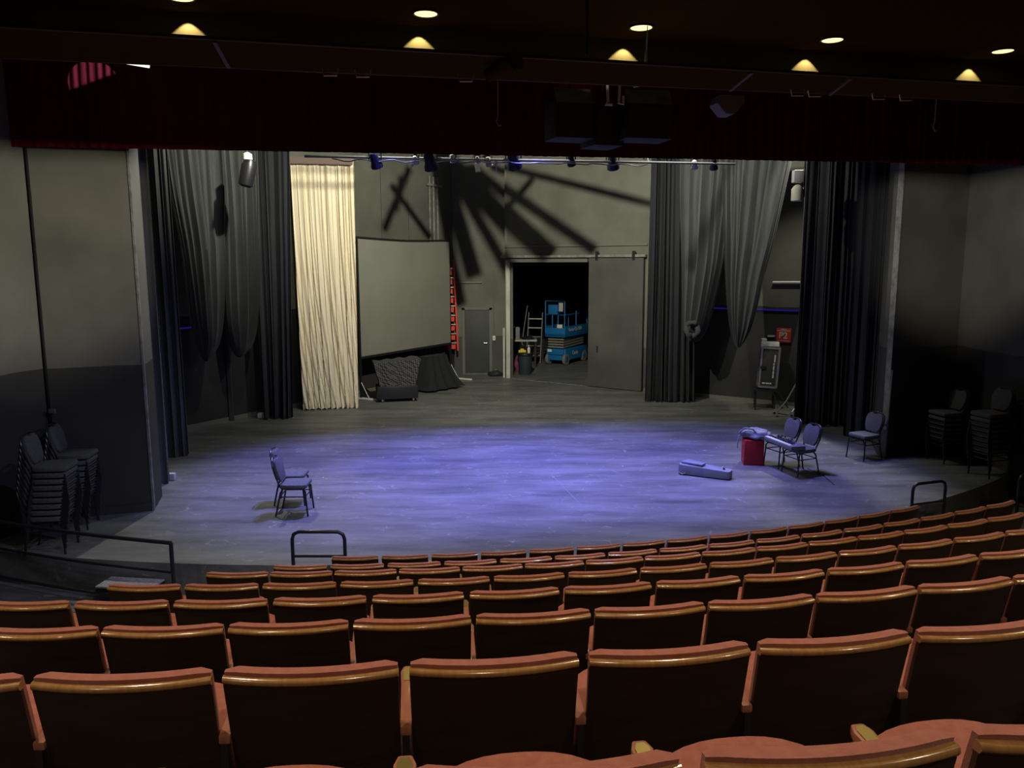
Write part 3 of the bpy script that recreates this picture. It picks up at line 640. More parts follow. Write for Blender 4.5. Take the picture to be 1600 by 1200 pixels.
for (px, py, lb) in ((778, 190, 'thin hook on a cord before the middle of the valance'), (1460, 198, 'curved hook on a cord before the right part of the valance')):
    p = YY(px, py, 10.4)
    tag(MB().tube([V((p.x, p.y, 8.42)), p+V((0, 0, .06)), p+V((-.02, 0, 0)), p+V((.015, 0, -.06)), p+V((.04, 0, -.04))], .006, 6).build('cord_hook', MT['lgrey'], smooth=True), lb, 'hook')
# clips and clamps under the catwalk
for (px, lb) in ((515, 'clamp under the catwalk before the left half of the valance'), (566, 'larger open clamp under the catwalk left of centre'), (728, 'clamp under the catwalk near its middle'), (1248, 'clamp under the catwalk, leftmost on the right half'), (1275, 'clamp under the catwalk, second on the right half'), (1375, 'pale clamp under the catwalk before the right pillar curtain'), (1418, 'rightmost pale clamp under the catwalk')):
    p = F(px, 92+.0437*px+2, 4.66); w_ = .045
    tag(MB().tube([p+V((-w_, .02, .04)), p+V((-w_*.8, .02, 0)), p+V((w_*.8, .02, 0)), p+V((w_, .02, .04))], .006, 6).build('pipe_clamp', MT['chrome'], smooth=True), lb, 'clamp', 'clamps under the catwalk')
lights = []
for k in range(5):
    p = V((-2.2856+1.6585*k, 5.9546+.3887*k, 5.40))
    names = ('leftmost, cut by the top edge of the photo', 'second from the left', 'middle one', 'second from the right', 'rightmost')
    t = thing('downlight', 'round warm ceiling downlight, %s of the five' % names[k], 'ceiling light', (p.x, p.y, 5.42), 0, 'warm downlights in the house ceiling')
    MB().tube([(.092*math.cos(2*PI*i/28), .092*math.sin(2*PI*i/28), -.006) for i in range(28)], .009, 8, True).build('trim_ring', MT['iron'], t, smooth=True)
    MB().lathe([(.0835, -.010), (.0835, -.003)], 28).build('lens', MT['lens'], t)
    lamp('downlight_lamp', 'SPOT', (p.x, p.y, 5.385), 40, HL, (p.x, p.y-.1, 0), .07, 110, .5)
    q = p+YN*.30+YD*(-.01)
    lamp('scallop_lamp', 'SPOT', (q.x, q.y, 5.41), 24, (1, .78, .34), (q.x, q.y, 0), .008, 86, .12)
# ------------------------------------------------------------------ AUDITORIUM SEATS
def make_seat():
    t = thing('theatre_seat', 'x', 'theatre seat')
    W, TOP = .500, .84
    def backy(x, z): return .035*(abs(x)/(W/2))**2*1.0+(TOP-z)*.22   # ends wrap forward, back reclines
    def shell(u, v, sd):
        z = .815-v*.50; ww = (W-.012*v)/2; x = (u*2-1)*ww
        r = .0
        return V((x, backy(x, z)+sd*.014, z))
    MB().slabgrid(shell, 12, 6).build('back_shell', MT['wood'], t, smooth=True, ang=50)
    prof = [(-.002, .806), (-.006, .815), (-.003, .824), (.006, .829), (.018, .829), (.018, .806)]
    vs = []; fs = []; n = 14; m = len(prof)
    for i in range(n+1):
        x = (i/n*2-1)*W/2
        for (dy, z) in prof: vs.append(V((x, backy(x, z)+dy, z)))
    for i in range(n):
        for k in range(m): fs.append((i*m+k, i*m+(k+1) % m, (i+1)*m+(k+1) % m, (i+1)*m+k))
    fs += [tuple(range(m)), tuple(n*m+k for k in reversed(range(m)))]
    MB().add(vs, fs).build('top_trim', MT['trim'], t, smooth=True, ang=60)
    def cush(u, v, sd):
        z = .838-v*.42; ww = (W-.006-.012*v)/2; x = (u*2-1)*ww
        e = min(u, 1-u)*2; th = .044*(min(1, e*6+.45))*(1 if 0 < v else .85)
        lift = .004*min(1, e*8+.2) if v == 0 else 0
        return V((x, backy(x, z)+.016+(th if sd else 0), z+(lift if v == 0 else 0)))
    MB().slabgrid(cush, 14, 6).build('back_cushion', MT['rust'], t, smooth=True, ang=55)
    # seat tipped part way up
    R = Matrix.Rotation(math.radians(14.5), 3, 'X')
    def seat(u, v, sd):
        x = (u*2-1)*.235*(1-.10*v**3); y = v*.40; cr = .02*math.sin(PI*min(1, u))
        yy = y-.05*abs(u*2-1)**3*v
        p = R @ V((0, yy, (.055+cr if sd else 0)))
        return V((x, p.y+.14, p.z+.40))
    MB().slabgrid(seat, 10, 8).build('seat_cushion', MT['rust'], t, smooth=True, ang=50)
    c = R @ V((0, .2, -.012)); MB().box((0, c.y+.14, c.z+.40), (.42, .38, .02), R).build('seat_pan', MT['wood'], t, bevel=.006)
    def arm(sx):
        pl = [(-.017, .075), (.017, .075), (.022, .30), (.026, .385), (.016, .415), (-.016, .415), (-.026, .385), (-.022, .30)]
        a = MB().prism(pl, lambda x, y, z: V((x+sx, y, z+(y-.03)*.06)), .595, .622).build('armrest', MT['armfab'], t, bevel=.006)
        MB().prism([(-.015, .325), (.015, .325), (.017, .385), (.009, .402), (-.009, .402), (-.017, .385)], lambda x, y, z: V((x+sx, y, z+(y-.03)*.06)), .621, .625).build('brass_plate', MT['brass'], a)
        f_ = MB().box((sx, .20, .44), (.022, .26, .32)).box((sx, .17, .14), (.03, .05, .28)).box((sx, .18, .008), (.05, .22, .016))
        f_.build('side_frame', MT['iron'], t)
        return a
    arm(-.266)
    return t, arm
seat, arm = make_seat()
seat_proto = make_proto(seat)
def ordw(n):
    W_ = ['first', 'second', 'third', 'fourth', 'fifth', 'sixth', 'seventh', 'eighth', 'ninth', 'tenth', 'eleventh', 'twelfth', 'thirteenth', 'fourteenth', 'fifteenth', 'sixteenth', 'seventeenth', 'eighteenth']
    return W_[n]
# boundary k (right end of seat k) lies at angle a0 + k*s/R ; seat k spans k-1..k
rows_def = [('nearest row', 0, -1, 2), ('second nearest row', 1, 0, 6), ('third nearest row', 2, 0, 9), ('fourth nearest row', 3, 0, 11), ('fifth nearest row', 4, 0, 13),
            ('third row from the stage', 5, -1, 13), ('second row from the stage', 6, -1, 14), ('front row by the stage', 7, 0, 14)]
p = F(1073, 1175, 2.68)
aZ = math.asin((p.x-CX)/SEATROWS[0][0])
first = True
for rn, idx, k0, k1 in rows_def:
    R_, a0, sp_, zt = SEATROWS[idx]
    if a0 is None: a0 = aZ
    cut = idx <= 4 and idx != 4
    if idx == 7: k1 = 13
    seats = []
    for k in range(k0, k1+1):
        a = a0+(k-.5)*sp_/R_; pos = arcpt(R_+.05, a, zf[idx]-.006); seats.append((k, a, pos))
    for j, (k, a, pos) in enumerate(seats):
        if j == len(seats)-1 and idx in (6, 7): nm = 'rightmost'
        elif j == 0: nm = 'leftmost in view'
        else: nm = ordw(j)+' from the left'
        if idx == 7: pos = V((pos.x, pos.y, zf[idx]))
        lb = 'rust theatre seat, %s in the %s' % (nm, rn)
        o = dup(seat_proto, pos, a, lb, 'theatre seats in the %s' % rn)
        if k == k1:
            ar = [c for c in kids(o) if c.name.startswith(('armrest', 'side_frame'))]
            for c in ar:
                cc = c.copy(); COL.objects.link(cc); cc.parent = o; cc.location = (.532, 0, 0)
for c in kids(seat):
    for g in kids(c): bpy.data.objects.remove(g)
    bpy.data.objects.remove(c)
bpy.data.objects.remove(seat)
# brass number plates on the nearest armrests
# ------------------------------------------------------------------ RAILS
def rail_hoop(a, b, lb):
    t = thing('handrail', lb, 'handrail', (a.x, a.y, FRONT_Z), math.atan2(b.y-a.y, b.x-a.x), 'small black handrails at the stage steps')
    W = (b-a).length; Z = a.z-FRONT_Z; r = .022
    pts = [(0, 0, 0), (0, 0, Z-.09), (.02, 0, Z-.03), (.08, 0, Z), (W-.08, 0, Z), (W-.02, 0, Z-.03), (W, 0, Z-.09), (W, 0, 0)]
    MB().tube(pts, r, 12).build('hoop', MT['blackpaint'], t, smooth=True, ang=60)
    MB().tube([(0, 0, Z-.30), (W, 0, Z-.30)], r*.8, 10).build('crossbar', MT['blackpaint'], t, smooth=True)
    for x in (0, W): MB().lathe([(.05, 0), (.05, .01)], 14, (x, 0, 0)).build('base_plate', MT['iron'], t)
rail_hoop(F(456, 831, .45), F(538, 831, .45), 'small black handrail hoop standing at the left end of the front seat row')
rail_hoop(F(1427, 757, .45), F(1478, 751, .45), 'small black handrail hoop standing at the right end of the front seat row')
rail_hoop(F(1594, 742, .45), F(1660, 735, .45), 'black handrail hoop cut by the right edge of the photo')
# curved guard rail at the left
RR = 16.92
a_end = math.asin((F(265, 850, .45).x-CX)/RR); a_beg = math.asin((-7.2-CX)/RR)
gr = thing('guard_rail', 'long curved black guard rail at the front left corner of the stage', 'railing', arcpt(RR, a_end, FRONT_Z))
o_ = gr.location.copy()
for z, nm in ((.45, 'top_rail'), (.10, 'middle_rail'), (-.27, 'lower_rail')):
    MB().tube([arcpt(RR-.5*i/16, a_end+(a_beg-a_end)*i/16, z)-V(o_) for i in range(17)], .024 if z > .4 else .018, 12).build(nm, MT['blackpaint'], gr, smooth=True)
for i in (0, 8, 15):
    q = arcpt(RR-.5*i/16, a_end+(a_beg-a_end)*i/16, 0)-V(o_); q.z = 0
    if i != 8: MB().tube([(q.x, q.y, 0), (q.x, q.y, .85)], .024, 12).build('post', MT['blackpaint'], gr, smooth=True)
# carpeted steps to the stage
for (px, py, lb) in ((412, 890, 'grey carpeted step up to the stage by the left handrail hoop'), (1446, 797, 'grey carpeted step up to the stage by the right handrail hoop'), (205, 908, 'grey carpeted step behind the end seat near the guard rail')):
    q = F(px, py, -.2); a = math.asin((q.x-CX)/16.7); c = arcpt(16.58, a, FRONT_Z)
    t = thing('stage_step', lb, 'step', c, a)
    MB().box((0, 0, .10), (.7, .30, .17)).build('riser', MT['iron'], t, bevel=.005)
    MB().box((0, 0, .195), (.70, .31, .02)).build('carpet_tread', MT['step'], t, bevel=.004)
# ------------------------------------------------------------------ BANQUET CHAIRS
def make_chair(name, fab):
    t = thing(name, 'x', 'chair')
    MB().prism([(-.19, -.20), (.19, -.20), (.215, -.12), (.225, .14), (.19, .205), (-.19, .205), (-.225, .14), (-.215, -.12)], lambda x, y, z: V((x, y, z)), .425, .485).build('seat', fab, t, bevel=.02, seg=3)
    # backrest: shouldered oval pad in the reclined plane
    def bk(x, h, d): return V((x, -.205-h*.24-d*.97, .52+h*.97-d*.24))
    pad = [(-.12, -.01), (.12, -.01), (.165, .05), (.188, .15), (.190, .23), (.168, .30), (.12, .345), (.075, .352), (.05, .33), (-.05, .33), (-.075, .352), (-.12, .345), (-.168, .30), (-.190, .23), (-.188, .15), (-.165, .05)]
    MB().prism(pad, bk, -.03, .012).build('backrest', fab, t, bevel=.008)
    arch = [bk(-.15, -.06, .02), bk(-.165, .0, .02), bk(-.195, .12, .02), bk(-.20, .24, .02), bk(-.180, .31, .02), bk(-.12, .362, .02), bk(0, .378, .02), bk(.12, .362, .02), bk(.180, .31, .02), bk(.20, .24, .02), bk(.195, .12, .02), bk(.165, 0, .02), bk(.15, -.06, .02)]
    MB().tube([(-.17, -.16, .41)]+arch+[(.17, -.16, .41)], .0135, 8).build('back_frame', MT['iron'], t, smooth=True)
    for sx in (-1, 1):
        MB().tube([(sx*.17, -.15, .42), (sx*.185, -.19, .36), (sx*.205, -.27, 0)], .0135, 8).build('leg', MT['iron'], t, smooth=True)
        MB().tube([(sx*.17, .14, .42), (sx*.195, .18, .38), (sx*.21, .21, 0)], .0135, 8).build('leg', MT['iron'], t, smooth=True)
    MB().box((0, 0, .417), (.37, .34, .018)).build('seat_frame', MT['iron'], t)
    st = MB()
    for sx in (-1, 1): st.tube([(sx*.198, -.205, .30), (sx*.202, .19, .30)], .009, 6)
    st.tube([(-.198, -.205, .30), (.198, -.205, .30)], .009, 6); st.tube([(-.2, .19, .31), (.2, .19, .31)], .009, 6)
    st.build('stretcher', MT['iron'], t, smooth=True)
    return t
cA = make_chair('banquet_chair', MT['chairfab']); pA = make_proto(cA)
cB = make_chair('banquet_chair', MT['chairfab_dark']); pB = make_proto(cB)
def face(dx, dy): return math.atan2(dy, dx)-PI/2
def chair(proto, x, y, fd, lb, group=None, z=0):
    o = dup(proto, (x, y, z), face(*fd), lb, group); o.scale = (.95, .95, .95) if z == 0 and proto is pA else (1, 1, 1); return o
chair(pA, -3.13, 11.35, (1, .03), 'slate banquet chair alone with its twin at left, nearer of the two', 'pair of chairs at the left of the stage')
chair(pA, -3.30, 11.86, (1, .03), 'slate banquet chair at left, farther of the two, partly hidden by its twin', 'pair of chairs at the left of the stage')
chair(pA, 4.88, 13.40, (-.93, -.36), 'slate banquet chair holding the right end of the keyboard', 'chairs holding the keyboard')
chair(pA, 4.74, 13.95, (-.93, -.36), 'slate banquet chair holding the left end of the keyboard, behind the red box', 'chairs holding the keyboard')
chair(pA, 6.42, 14.45, (-.93, -.42), 'slate banquet chair standing alone against the right pillar edge')
def stack(x, y, fd, n, where, dz=.086):
    f_ = V((*fd, 0)).normalized()
    for k in range(n):
        nm = 'topmost' if k == n-1 else ('bottom' if k == 0 else ordw(k)+' from bottom')
        chair(pB, x+f_.x*.012*k, y+f_.y*.012*k, fd, 'charcoal chair, %s of the stack %s' % (nm, where), 'banquet chairs in the stack '+where, z=dz*k)
stack(-5.82, 9.86, (.99, .14), 9, 'at the left photo edge', .079)
stack(-6.02, 10.78, (.99, .14), 8, 'by the left pillar', .080)
stack(7.80, 14.22, (-.97, -.23), 6, 'closest to the right pillar')
stack(8.00, 13.22, (-.96, -.28), 8, 'near the right photo edge')
for c in (cA, cB):
    for k_ in kids(c): bpy.data.objects.remove(k_)
    bpy.data.objects.remove(c)
ms = thing('microphone_stand', 'thin dark stand behind the stack closest to the right pillar', 'stand', (8.02, 14.72, 0))
MB().tube([(0, 0, 0), (0, 0, 1.45), (-.12, -.03, 1.5), (-.22, -.05, 1.42)], .012).build('pole', MT['iron'], ms, smooth=True)
MB().lathe([(.14, 0), (.14, .015), (.02, .04)], 16).build('base', MT['iron'], ms)
ms = thing('microphone_stand', 'thin stand with a silver clip behind the stack by the left pillar', 'stand', (-6.35, 10.98, 0))
MB().tube([(0, 0, 0), (0, 0, 1.5), (.02, -.02, 1.58)], .012).build('pole', MT['iron'], ms, smooth=True)
MB().box((.02, -.02, 1.58), (.10, .03, .06)).build('clip', MT['chrome'], ms, bevel=.01)
MB().lathe([(.07, 0), (.07, .015), (.02, .04)], 16).build('base', MT['iron'], ms)
# pole leaning at the right pillar
pq = F(1379, 700); 
tag(MB().tube([(6.80, 14.42, .0), (6.86, 14.46, 1.62)], .016).build('leaning_pole', MT['grey'], smooth=True), 'grey pole leaning against the right pillar edge behind the lone chair', 'pole')
# ------------------------------------------------------------------ KEYBOARD GROUP
ka = F(1197, 683, .52); kb_ = F(1241, 700, .52); kd = (kb_-ka).normalized(); kz = math.atan2(kd.y, kd.x); kc = (ka+kb_)/2
kp = thing('keyboard', 'grey electronic keyboard lying across two slate chairs', 'keyboard', (kc.x+.08, kc.y+.10, .464), kz)
KL = (kb_-ka).length+.1
MB().box((0, 0, .035), (KL, .27, .07)).build('body', MT['kbody'], kp, bevel=.012)
MB().box((0, -.06, .074), (KL*.86, .13, .012)).build('white_keys', MT['keys'], kp)
bk_ = MB()
nk = int(KL*.86/.0235)
for i in range(nk):
    if i % 7 not in (2, 6): bk_.box((-KL*.43+(i+1)*.0235, -.03, .084), (.012, .075, .012))
tag(bk_.build('black_keys', MT['iron'], kp), kind='stuff')
cp_ = MB()
for i in range(7): cp_.box((-.25+i*.08, .07, .075), (.05, .025, .012))
cp_.build('button_panel', MT['iron'], kp); MB().box((.0, .105, .074), (.12, .03, .01)).build('display', MT['glass'], kp)
# things on top of the keyboard
for k, (dx, sz, lb) in enumerate(((-.20, .05, 'small dark cable bundle on the back of the keyboard, left one'), (.10, .045, 'small dark cable bundle on the back of the keyboard, right one'))):
    c = kp.matrix_basis @ V((dx, .07, .0)) if False else V(kp.location)+V((math.cos(kz)*dx-math.sin(kz)*.08, math.sin(kz)*dx+math.cos(kz)*.08, .10))
    pts = [c+V((math.cos(t*.9)*sz, math.sin(t*.9)*sz*.7, .012*math.sin(t*2.1))) for t in range(14)]
    tag(MB().tube(pts, .009, 6).build('cable_bundle', MT['iron'], smooth=True), lb, 'cable')
rb = thing('red_box', 'red box standing on the stage under a grey bag', 'box', (4.29, 14.11, 0), math.radians(-8))
MB().box((0, 0, .225), (.34, .36, .45)).build('body', MT['redbox'], rb, bevel=.012)
for z in (.08, .36): MB().box((-.175, -.06, z), (.012, .05, .03)).build('latch', MT['chrome'], rb)
MB().box((0, 0, .008), (.30, .32, .016)).build('foot', MT['iron'], rb)
bg = thing('shoulder_bag', 'crumpled grey nylon bag lying on the red box', 'bag', (4.30, 14.12, .455), math.radians(-15))
def blob(cx, cy, cz, sx, sy, sz, seed, nu=28, nv=16):
    rn = random.Random(seed); a = [rn.uniform(0, 6) for _ in range(6)]; vs = []; fs = []
    for j in range(nv+1):
        ph = PI*j/nv
        for i in range(nu):
            t = 2*PI*i/nu; q = 1+.10*math.sin(3*t+a[0]+2*ph)+.07*math.sin(5*t+a[1]-3*ph)+.06*math.sin(7*ph+a[2]+t)
            vs.append(V((cx+sx*q*math.sin(ph)*math.cos(t), cy+sy*q*math.sin(ph)*math.sin(t), max(0, cz+sz*q*math.cos(ph)))))
    for j in range(nv):
        for i in range(nu): fs.append((j*nu+i, j*nu+(i+1) % nu, (j+1)*nu+(i+1) % nu, (j+1)*nu+i))
    return vs, fs
v_, f_ = blob(.03, 0, .08, .25, .20, .10, 3); v2, f2 = blob(.16, .0, .06, .16, .17, .08, 9)
MB().add(v_, f_).add(v2, f2).build('body', MT['bag'], bg, smooth=True, ang=70)
MB().tube([(-.18, -.12, .04), (-.24, -.12, .12), (-.16, -.13, .20), (-.02, -.14, .19), (.06, -.15, .10), (.08, -.17, .02)], .018, 8).build('strap', MT['caseg'], bg, smooth=True)
MB().tube([(-.17, .10, .05), (-.25, .06, .02), (-.27, .04, -.10), (-.27, .02, -.20)], .012, 8).build('strap', MT['caseg'], bg, smooth=True)
# instrument case on the floor
ga, gb = F(1062, 741), F(1137, 751); gd = (gb-ga).normalized(); gz = math.atan2(gd.y, gd.x); GL = (gb-ga).length+.05
gc = (ga+gb)/2+V((-gd.y, gd.x, 0))*.12
ic = thing('instrument_case', 'long grey instrument case lying on the blue-lit stage floor', 'case', (gc.x, gc.y, 0), gz)
pl = [(-GL/2, -.13), (-GL/2+.04, -.15), (GL/2-.03, -.12), (GL/2, -.09), (GL/2, .07), (GL/2-.03, .10), (-.05, .16), (-GL/2+.05, .20), (-GL/2, .17)]
def icf(x, y, z): return V((x, y, z if z < .1 else z-(x+GL/2)*.045))
MB().prism(pl, icf, .012, .185).build('body', MT['caseg'], ic, bevel=.018)
MB().prism([(-GL/2+.03, -.08), (-GL/2+.40, -.11), (-GL/2+.42, .05), (-GL/2+.08, .14)], lambda x, y, z: V((x, y, z-(x+GL/2)*.03)), .19, .222).build('pocket', MT['caseg'], ic, bevel=.010)
MB().tube([(-GL/2+.02, -.15, .05), (-GL/2+.08, -.165, .02), (-GL/2+.14, -.15, .05)], .01).build('handle', MT['chrome'], ic, smooth=True)
MB().box((GL/2-.12, -.02, .165), (.03, .03, .03)).build('buckle', MT['iron'], ic)
cbp = [F(1262, 733)+V((0, 0, .006)), F(1285, 742)+V((0, 0, .006)), F(1303, 758)+V((0, 0, .006))]
tag(MB().tube(cbp, .006, 6).build('cable', MT['iron'], smooth=True), 'thin dark cable on the stage floor right of the keyboard chairs', 'cable')
# chalk line on the floor
tag(MB().bar(F(722, 600)+V((0, 0, .001)), F(785, 655)+V((0, 0, .001)), .010, .002).build('tape_line', MT['grey']), 'thin pale tape line on the floor running out from the screen foot', 'tape')
tag(MB().bar(F(862, 742)+V((0, 0, .001)), F(907, 788)+V((0, 0, .001)), .010, .002).build('tape_line', MT['grey']), 'thin pale tape line on the blue-lit middle of the stage floor', 'tape')
# ------------------------------------------------------------------ PROJECTION SCREEN
sA, sB = V((-3.97, 21.08, 0)), V((-1.88, 24.80, 0)); sd_ = (sB-sA).normalized(); sn_ = V((sd_.y, -sd_.x, 0)); SLn = (sB-sA).length
ps = thing('projection_screen', 'large grey projection screen standing in a black frame beside the cream curtain', 'screen', sA, math.atan2(sd_.y, sd_.x))
def sag(u): return -.10*(1-(2*u-1)**2)*0+0
MB().slabgrid(lambda u, v, s_: V((.03+u*(SLn-.06), (.0 if s_ else -.02), 4.17-v*3.04-(.05*math.sin(PI*u) if v < .01 else 0))), 16, 8).build('screen_cloth', MT['screen'], ps, smooth=True)
fm = MB().tube([(0, .01, 4.21), (SLn*.25, .01, 4.18), (SLn*.5, .01, 4.16), (SLn*.75, .01, 4.18), (SLn, .01, 4.21)], .028, 8).bar((0, .01, 1.10), (SLn, .01, 1.10), .05, .07).bar((0, .01, 1.08), (0, .01, 4.22), .05, .05).bar((SLn, .01, 1.08), (SLn, .01, 4.22), .05, .05)
fm.build('frame', MT['iron'], ps)
for x in (0, SLn):
    MB().bar((x, .01, .03), (x, .01, 1.1), .05, .05).build('leg', MT['iron'], ps)
    MB().bar((x, -.75, .025), (x, .35, .025), .05, .04).build('foot', MT['white'], ps)
    MB().tube([(x, -.25, .04), (x, 0, .45)], .015).build('brace', MT['lgrey'], ps)
# black skirt cloth behind under the screen
drape('black_cloth', 'black cloth hanging behind the space under the screen', 'cloth', (-3.05, 23.3, 0), (-2.1, 25.0, 0), 1.1, (-3.05, 23.3, 0), (-2.1, 25.0, 0), .02, 8, .04, MT['black_cloth2'], seed=31, nu=90)
# quilted covered cart
qc = thing('covered_cart', 'black-based cart piled under a quilted grey moving blanket, below the screen', 'cart', (-3.0, 20.85, 0), math.radians(14))
MB().box((0, .05, .25), (1.05, .60, .34)).build('base', MT['iron'], qc, bevel=.03)
for x in (-.4, .4):
    for y in (-.18, .28): MB().lathe([(.055, -.02), (.055, .02)], 12, (x, y, .055), Matrix.Rotation(PI/2, 3, 'Y')).build('wheel', MT['rubber'], qc)
def quilt(u, v, sd):
    x = (u*2-1)*(.60-.16*(1-v)); z = .40+v*.62+(.10*u if v > .5 else 0)+.015*math.sin(u*23+v*7)
    return V((x, -.30+.08*(1-v)+.02*math.sin(u*17)+(.0 if sd == 0 else .7-.1*(1-v)), z))
MB().slabgrid(quilt, 28, 10).build('blanket', MT['quilt'], qc, smooth=True, ang=45)
dc = thing('draped_trunk', 'low trunk under a black cloth, between the quilted cart and the right screen foot', 'trunk', (-2.15, 22.75, 0), math.radians(50))
def dcl(u, v, sd):
    x = (u*2-1)*(.40+.32*v**1.5); z = .90*(1-v)**1.2+.06; y = -.05-.38*v**1.3+.035*math.sin(u*22+v)*(.3+v)
    return V((x, y if sd == 0 else .25, z))
MB().slabgrid(dcl, 40, 14).build('cover', mat('dark_cover_cloth', (.010, .011, .015), .95), dc, smooth=True, ang=50)
c2 = thing('equipment_case', 'small black case with two pale catches on the floor near the right screen foot', 'case', (-1.82, 23.35, 0), math.radians(12))
MB().box((0, 0, .16), (.40, .40, .32)).build('body', MT['iron'], c2, bevel=.03)
for z in (.10, .28): MB().box((.05, -.205, z), (.05, .02, .05)).build('catch', MT['white'], c2)
# floor bag by the door
bx = thing('floor_bag', 'low black bag on the floor at the right foot of the narrow door', 'bag', (-.52, 25.35, 0))
v_, f_ = blob(0, 0, .06, .24, .16, .10, 5); MB().add(v_, f_).build('body', MT['speaker'], bx, smooth=True)
MB().tube([(-.1, 0, .14), (-.05, 0, .2), (.05, 0, .2), (.1, 0, .14)], .01).build('handle', MT['iron'], bx, smooth=True)
# ladder on the back wall
ld = thing('ladder', 'red fibreglass ladder hung upright between the screen and the narrow door', 'ladder', (-2.0, 25.45, .80), 0)
R_l = [(-.02, 0), (.30, 0)]
for x0, x1 in ((-.12, -.05), (.20, .24)):
    MB().bar((x0, 0, 2.85), (x1+.06, 0, 0), .07, .05).build('rail', MT['ladder'], ld)
for i in range(9):
    z = .25+i*.29; x = .11-.0*z
    MB().box((.10-.035*z, -.03, z), (.34, .09, .03)).build('step', MT['tread'], ld)
    MB().box((.10-.035*z, .02, z-.10), (.26, .02, .20)).build('step_brace', MT['ladder'], ld)
# ------------------------------------------------------------------ SCENE SHOP: lift, ladder, bin, table
pc = F(867, 572)
lf = thing('scissor_lift', 'blue scissor lift parked in the dark shop behind the loading door', 'lift', (1.95, 28.75, 0), math.radians(-30))
MB().box((0, .05, .36), (.74, 1.75, .40)).box((0, -.82, .46), (.62, .12, .20)).build('chassis', MT['blue'], lf, bevel=.02)
for x in (-.33, .33):
    for y in (-.72, .72):
        wl = MB().lathe([(.10, -.05), (.19, -.05), (.20, -.03), (.20, .03), (.19, .05), (.10, .05)], 24, (x, y, .20), Matrix.Rotation(PI/2, 3, 'Y')).build('wheel', MT['rubber'], lf, smooth=True)
        MB().lathe([(.10, -.055), (.10, .055)], 16, (x, y, .20), Matrix.Rotation(PI/2, 3, 'Y')).build('wheel_hub', MT['blue'], wl)
sc = MB()
for i in range(4):
    z = .62+i*.09
    for x in (-.27, .27): sc.bar((x, -.80, z), (x, .80, z+.04), .05, .055)
    sc.tube([(-.30, -.82, z), (.30, -.82, z)], .03, 10)
sc.build('scissor_arms', MT['tread'], lf)
MB().box((0, 0, 1.03), (.76, 1.85, .10)).box((0, -.915, 1.15), (.76, .02, .30)).box((.375, 0, 1.18), (.02, 1.85, .34)).box((-.375, 0, 1.18), (.02, 1.85, .34)).build('platform', MT['blue'], lf, bevel=.006)
gd_ = MB()
for (x, y) in ((-.37, -.91), (.37, -.91), (-.37, .91), (.37, .91), (.37, 0), (-.37, 0), (-.10, -.91), (.12, -.91)):
    top = 2.22 if y < -.5 and abs(x) > .3 else (1.85 if abs(x) > .3 else 1.75)
    gd_.tube([(x, y, 1.08), (x, y, top)], .02, 8)
for z in (1.75,):
    gd_.tube([(-.37, -.91, z), (.37, -.91, z), (.37, .91, z), (-.37, .91, z)], .018, 8, True)
gd_.tube([(-.37, -.91, 2.22), (.37, -.91, 2.22)], .018, 8)
gd_.build('guard_rails', MT['blue'], lf, smooth=True)
MB().box((-.05, -.93, 1.93), (.36, .12, .34)).build('control_box', MT['blue'], lf, bevel=.02)
MB().box((.24, -.94, 2.02), (.16, .04, .30)).build('manual_pouch', MT['lgrey'], lf, bevel=.01)
MB().box((.20, -.94, 1.36), (.20, .03, .12)).build('label_plate', MT['white'], lf)
MB().box((-.22, -.885, .50), (.16, .015, .09)).build('label_plate', MT['white'], lf)
text('Genie GS-1930', .17, MT['lgrey'], lf, (.388, -.1, 1.22), (0, 1, 0), (0, 0, 1), 'lettering', .002, .003)
text('Genie', .20, MT['lgrey'], lf, (.372, -.05, .38), (0, 1, 0), (0, 0, 1), 'lettering', .002, .003)
la = thing('rolling_ladder', 'dark rolling step ladder left of the blue lift', 'ladder', (.82, 29.0, 0), math.radians(-8))
for x in (-.25, .25):
    MB().bar((x, -.45, 0), (x, .35, 1.75), .03, .03).build('rail', MT['grey'], la); MB().bar((x, .42, 0), (x, .42, 1.75), .03, .03).build('leg', MT['iron'], la)
for i in range(5):
    MB().box((0, -.38+.18*i, .28+.31*i), (.48, .18, .03)).build('step', MT['grey'] if i < 3 else MT['tread'], la)
MB().tube([(-.28, -.40, .45), (-.42, -.35, .7), (-.28, .15, 2.0)], .018).build('handrail', MT['grey'], la, smooth=True)
tbn = thing('trash_bin', 'black round trash bin just inside the loading door', 'bin', (.42, 25.75, 0))
MB().lathe([(.19, 0), (.20, .02), (.235, .62), (.25, .63), (.25, .68), (.225, .68), (.19, .1)], 28).build('body', MT['bin'], tbn, smooth=True)
MB().lathe([(.252, .60), (.262, .64), (.252, .68)], 28).build('rim', MT['iron'], tbn, smooth=True)
yb = thing('yellow_tool', 'yellow plastic tool lying on top of the black trash bin', 'tool', (.33, 25.66, .685))
MB().box((0, 0, .06), (.24, .10, .08)).build('body', MT['yellow'], yb, bevel=.02); MB().box((0, 0, .12), (.12, .04, .05)).build('handle', MT['yellow'], yb, bevel=.01)
bt = thing('spray_bottle', 'white bottle standing on the trash bin beside the yellow tool', 'bottle', (.54, 25.72, .685))
MB().lathe([(.04, 0), (.045, .02), (.045, .15), (.015, .19), (.015, .22)], 14).build('body', MT['white'], bt, smooth=True); MB().box((0, -.015, .235), (.03, .07, .03)).build('nozzle', MT['white'], bt)
tbl = thing('work_table', 'cluttered low table in the dark shop behind the pale door jamb', 'table', (.35, 27.6, 0))
MB().box((0, 0, .92), (1.0, .6, .05)).build('tabletop', MT['jamb'], tbl)
for x in (-.45, .45):
    for y in (-.25, .25): MB().bar((x, y, 0), (x, y, .9), .05, .05).build('leg', MT['iron'], tbl)
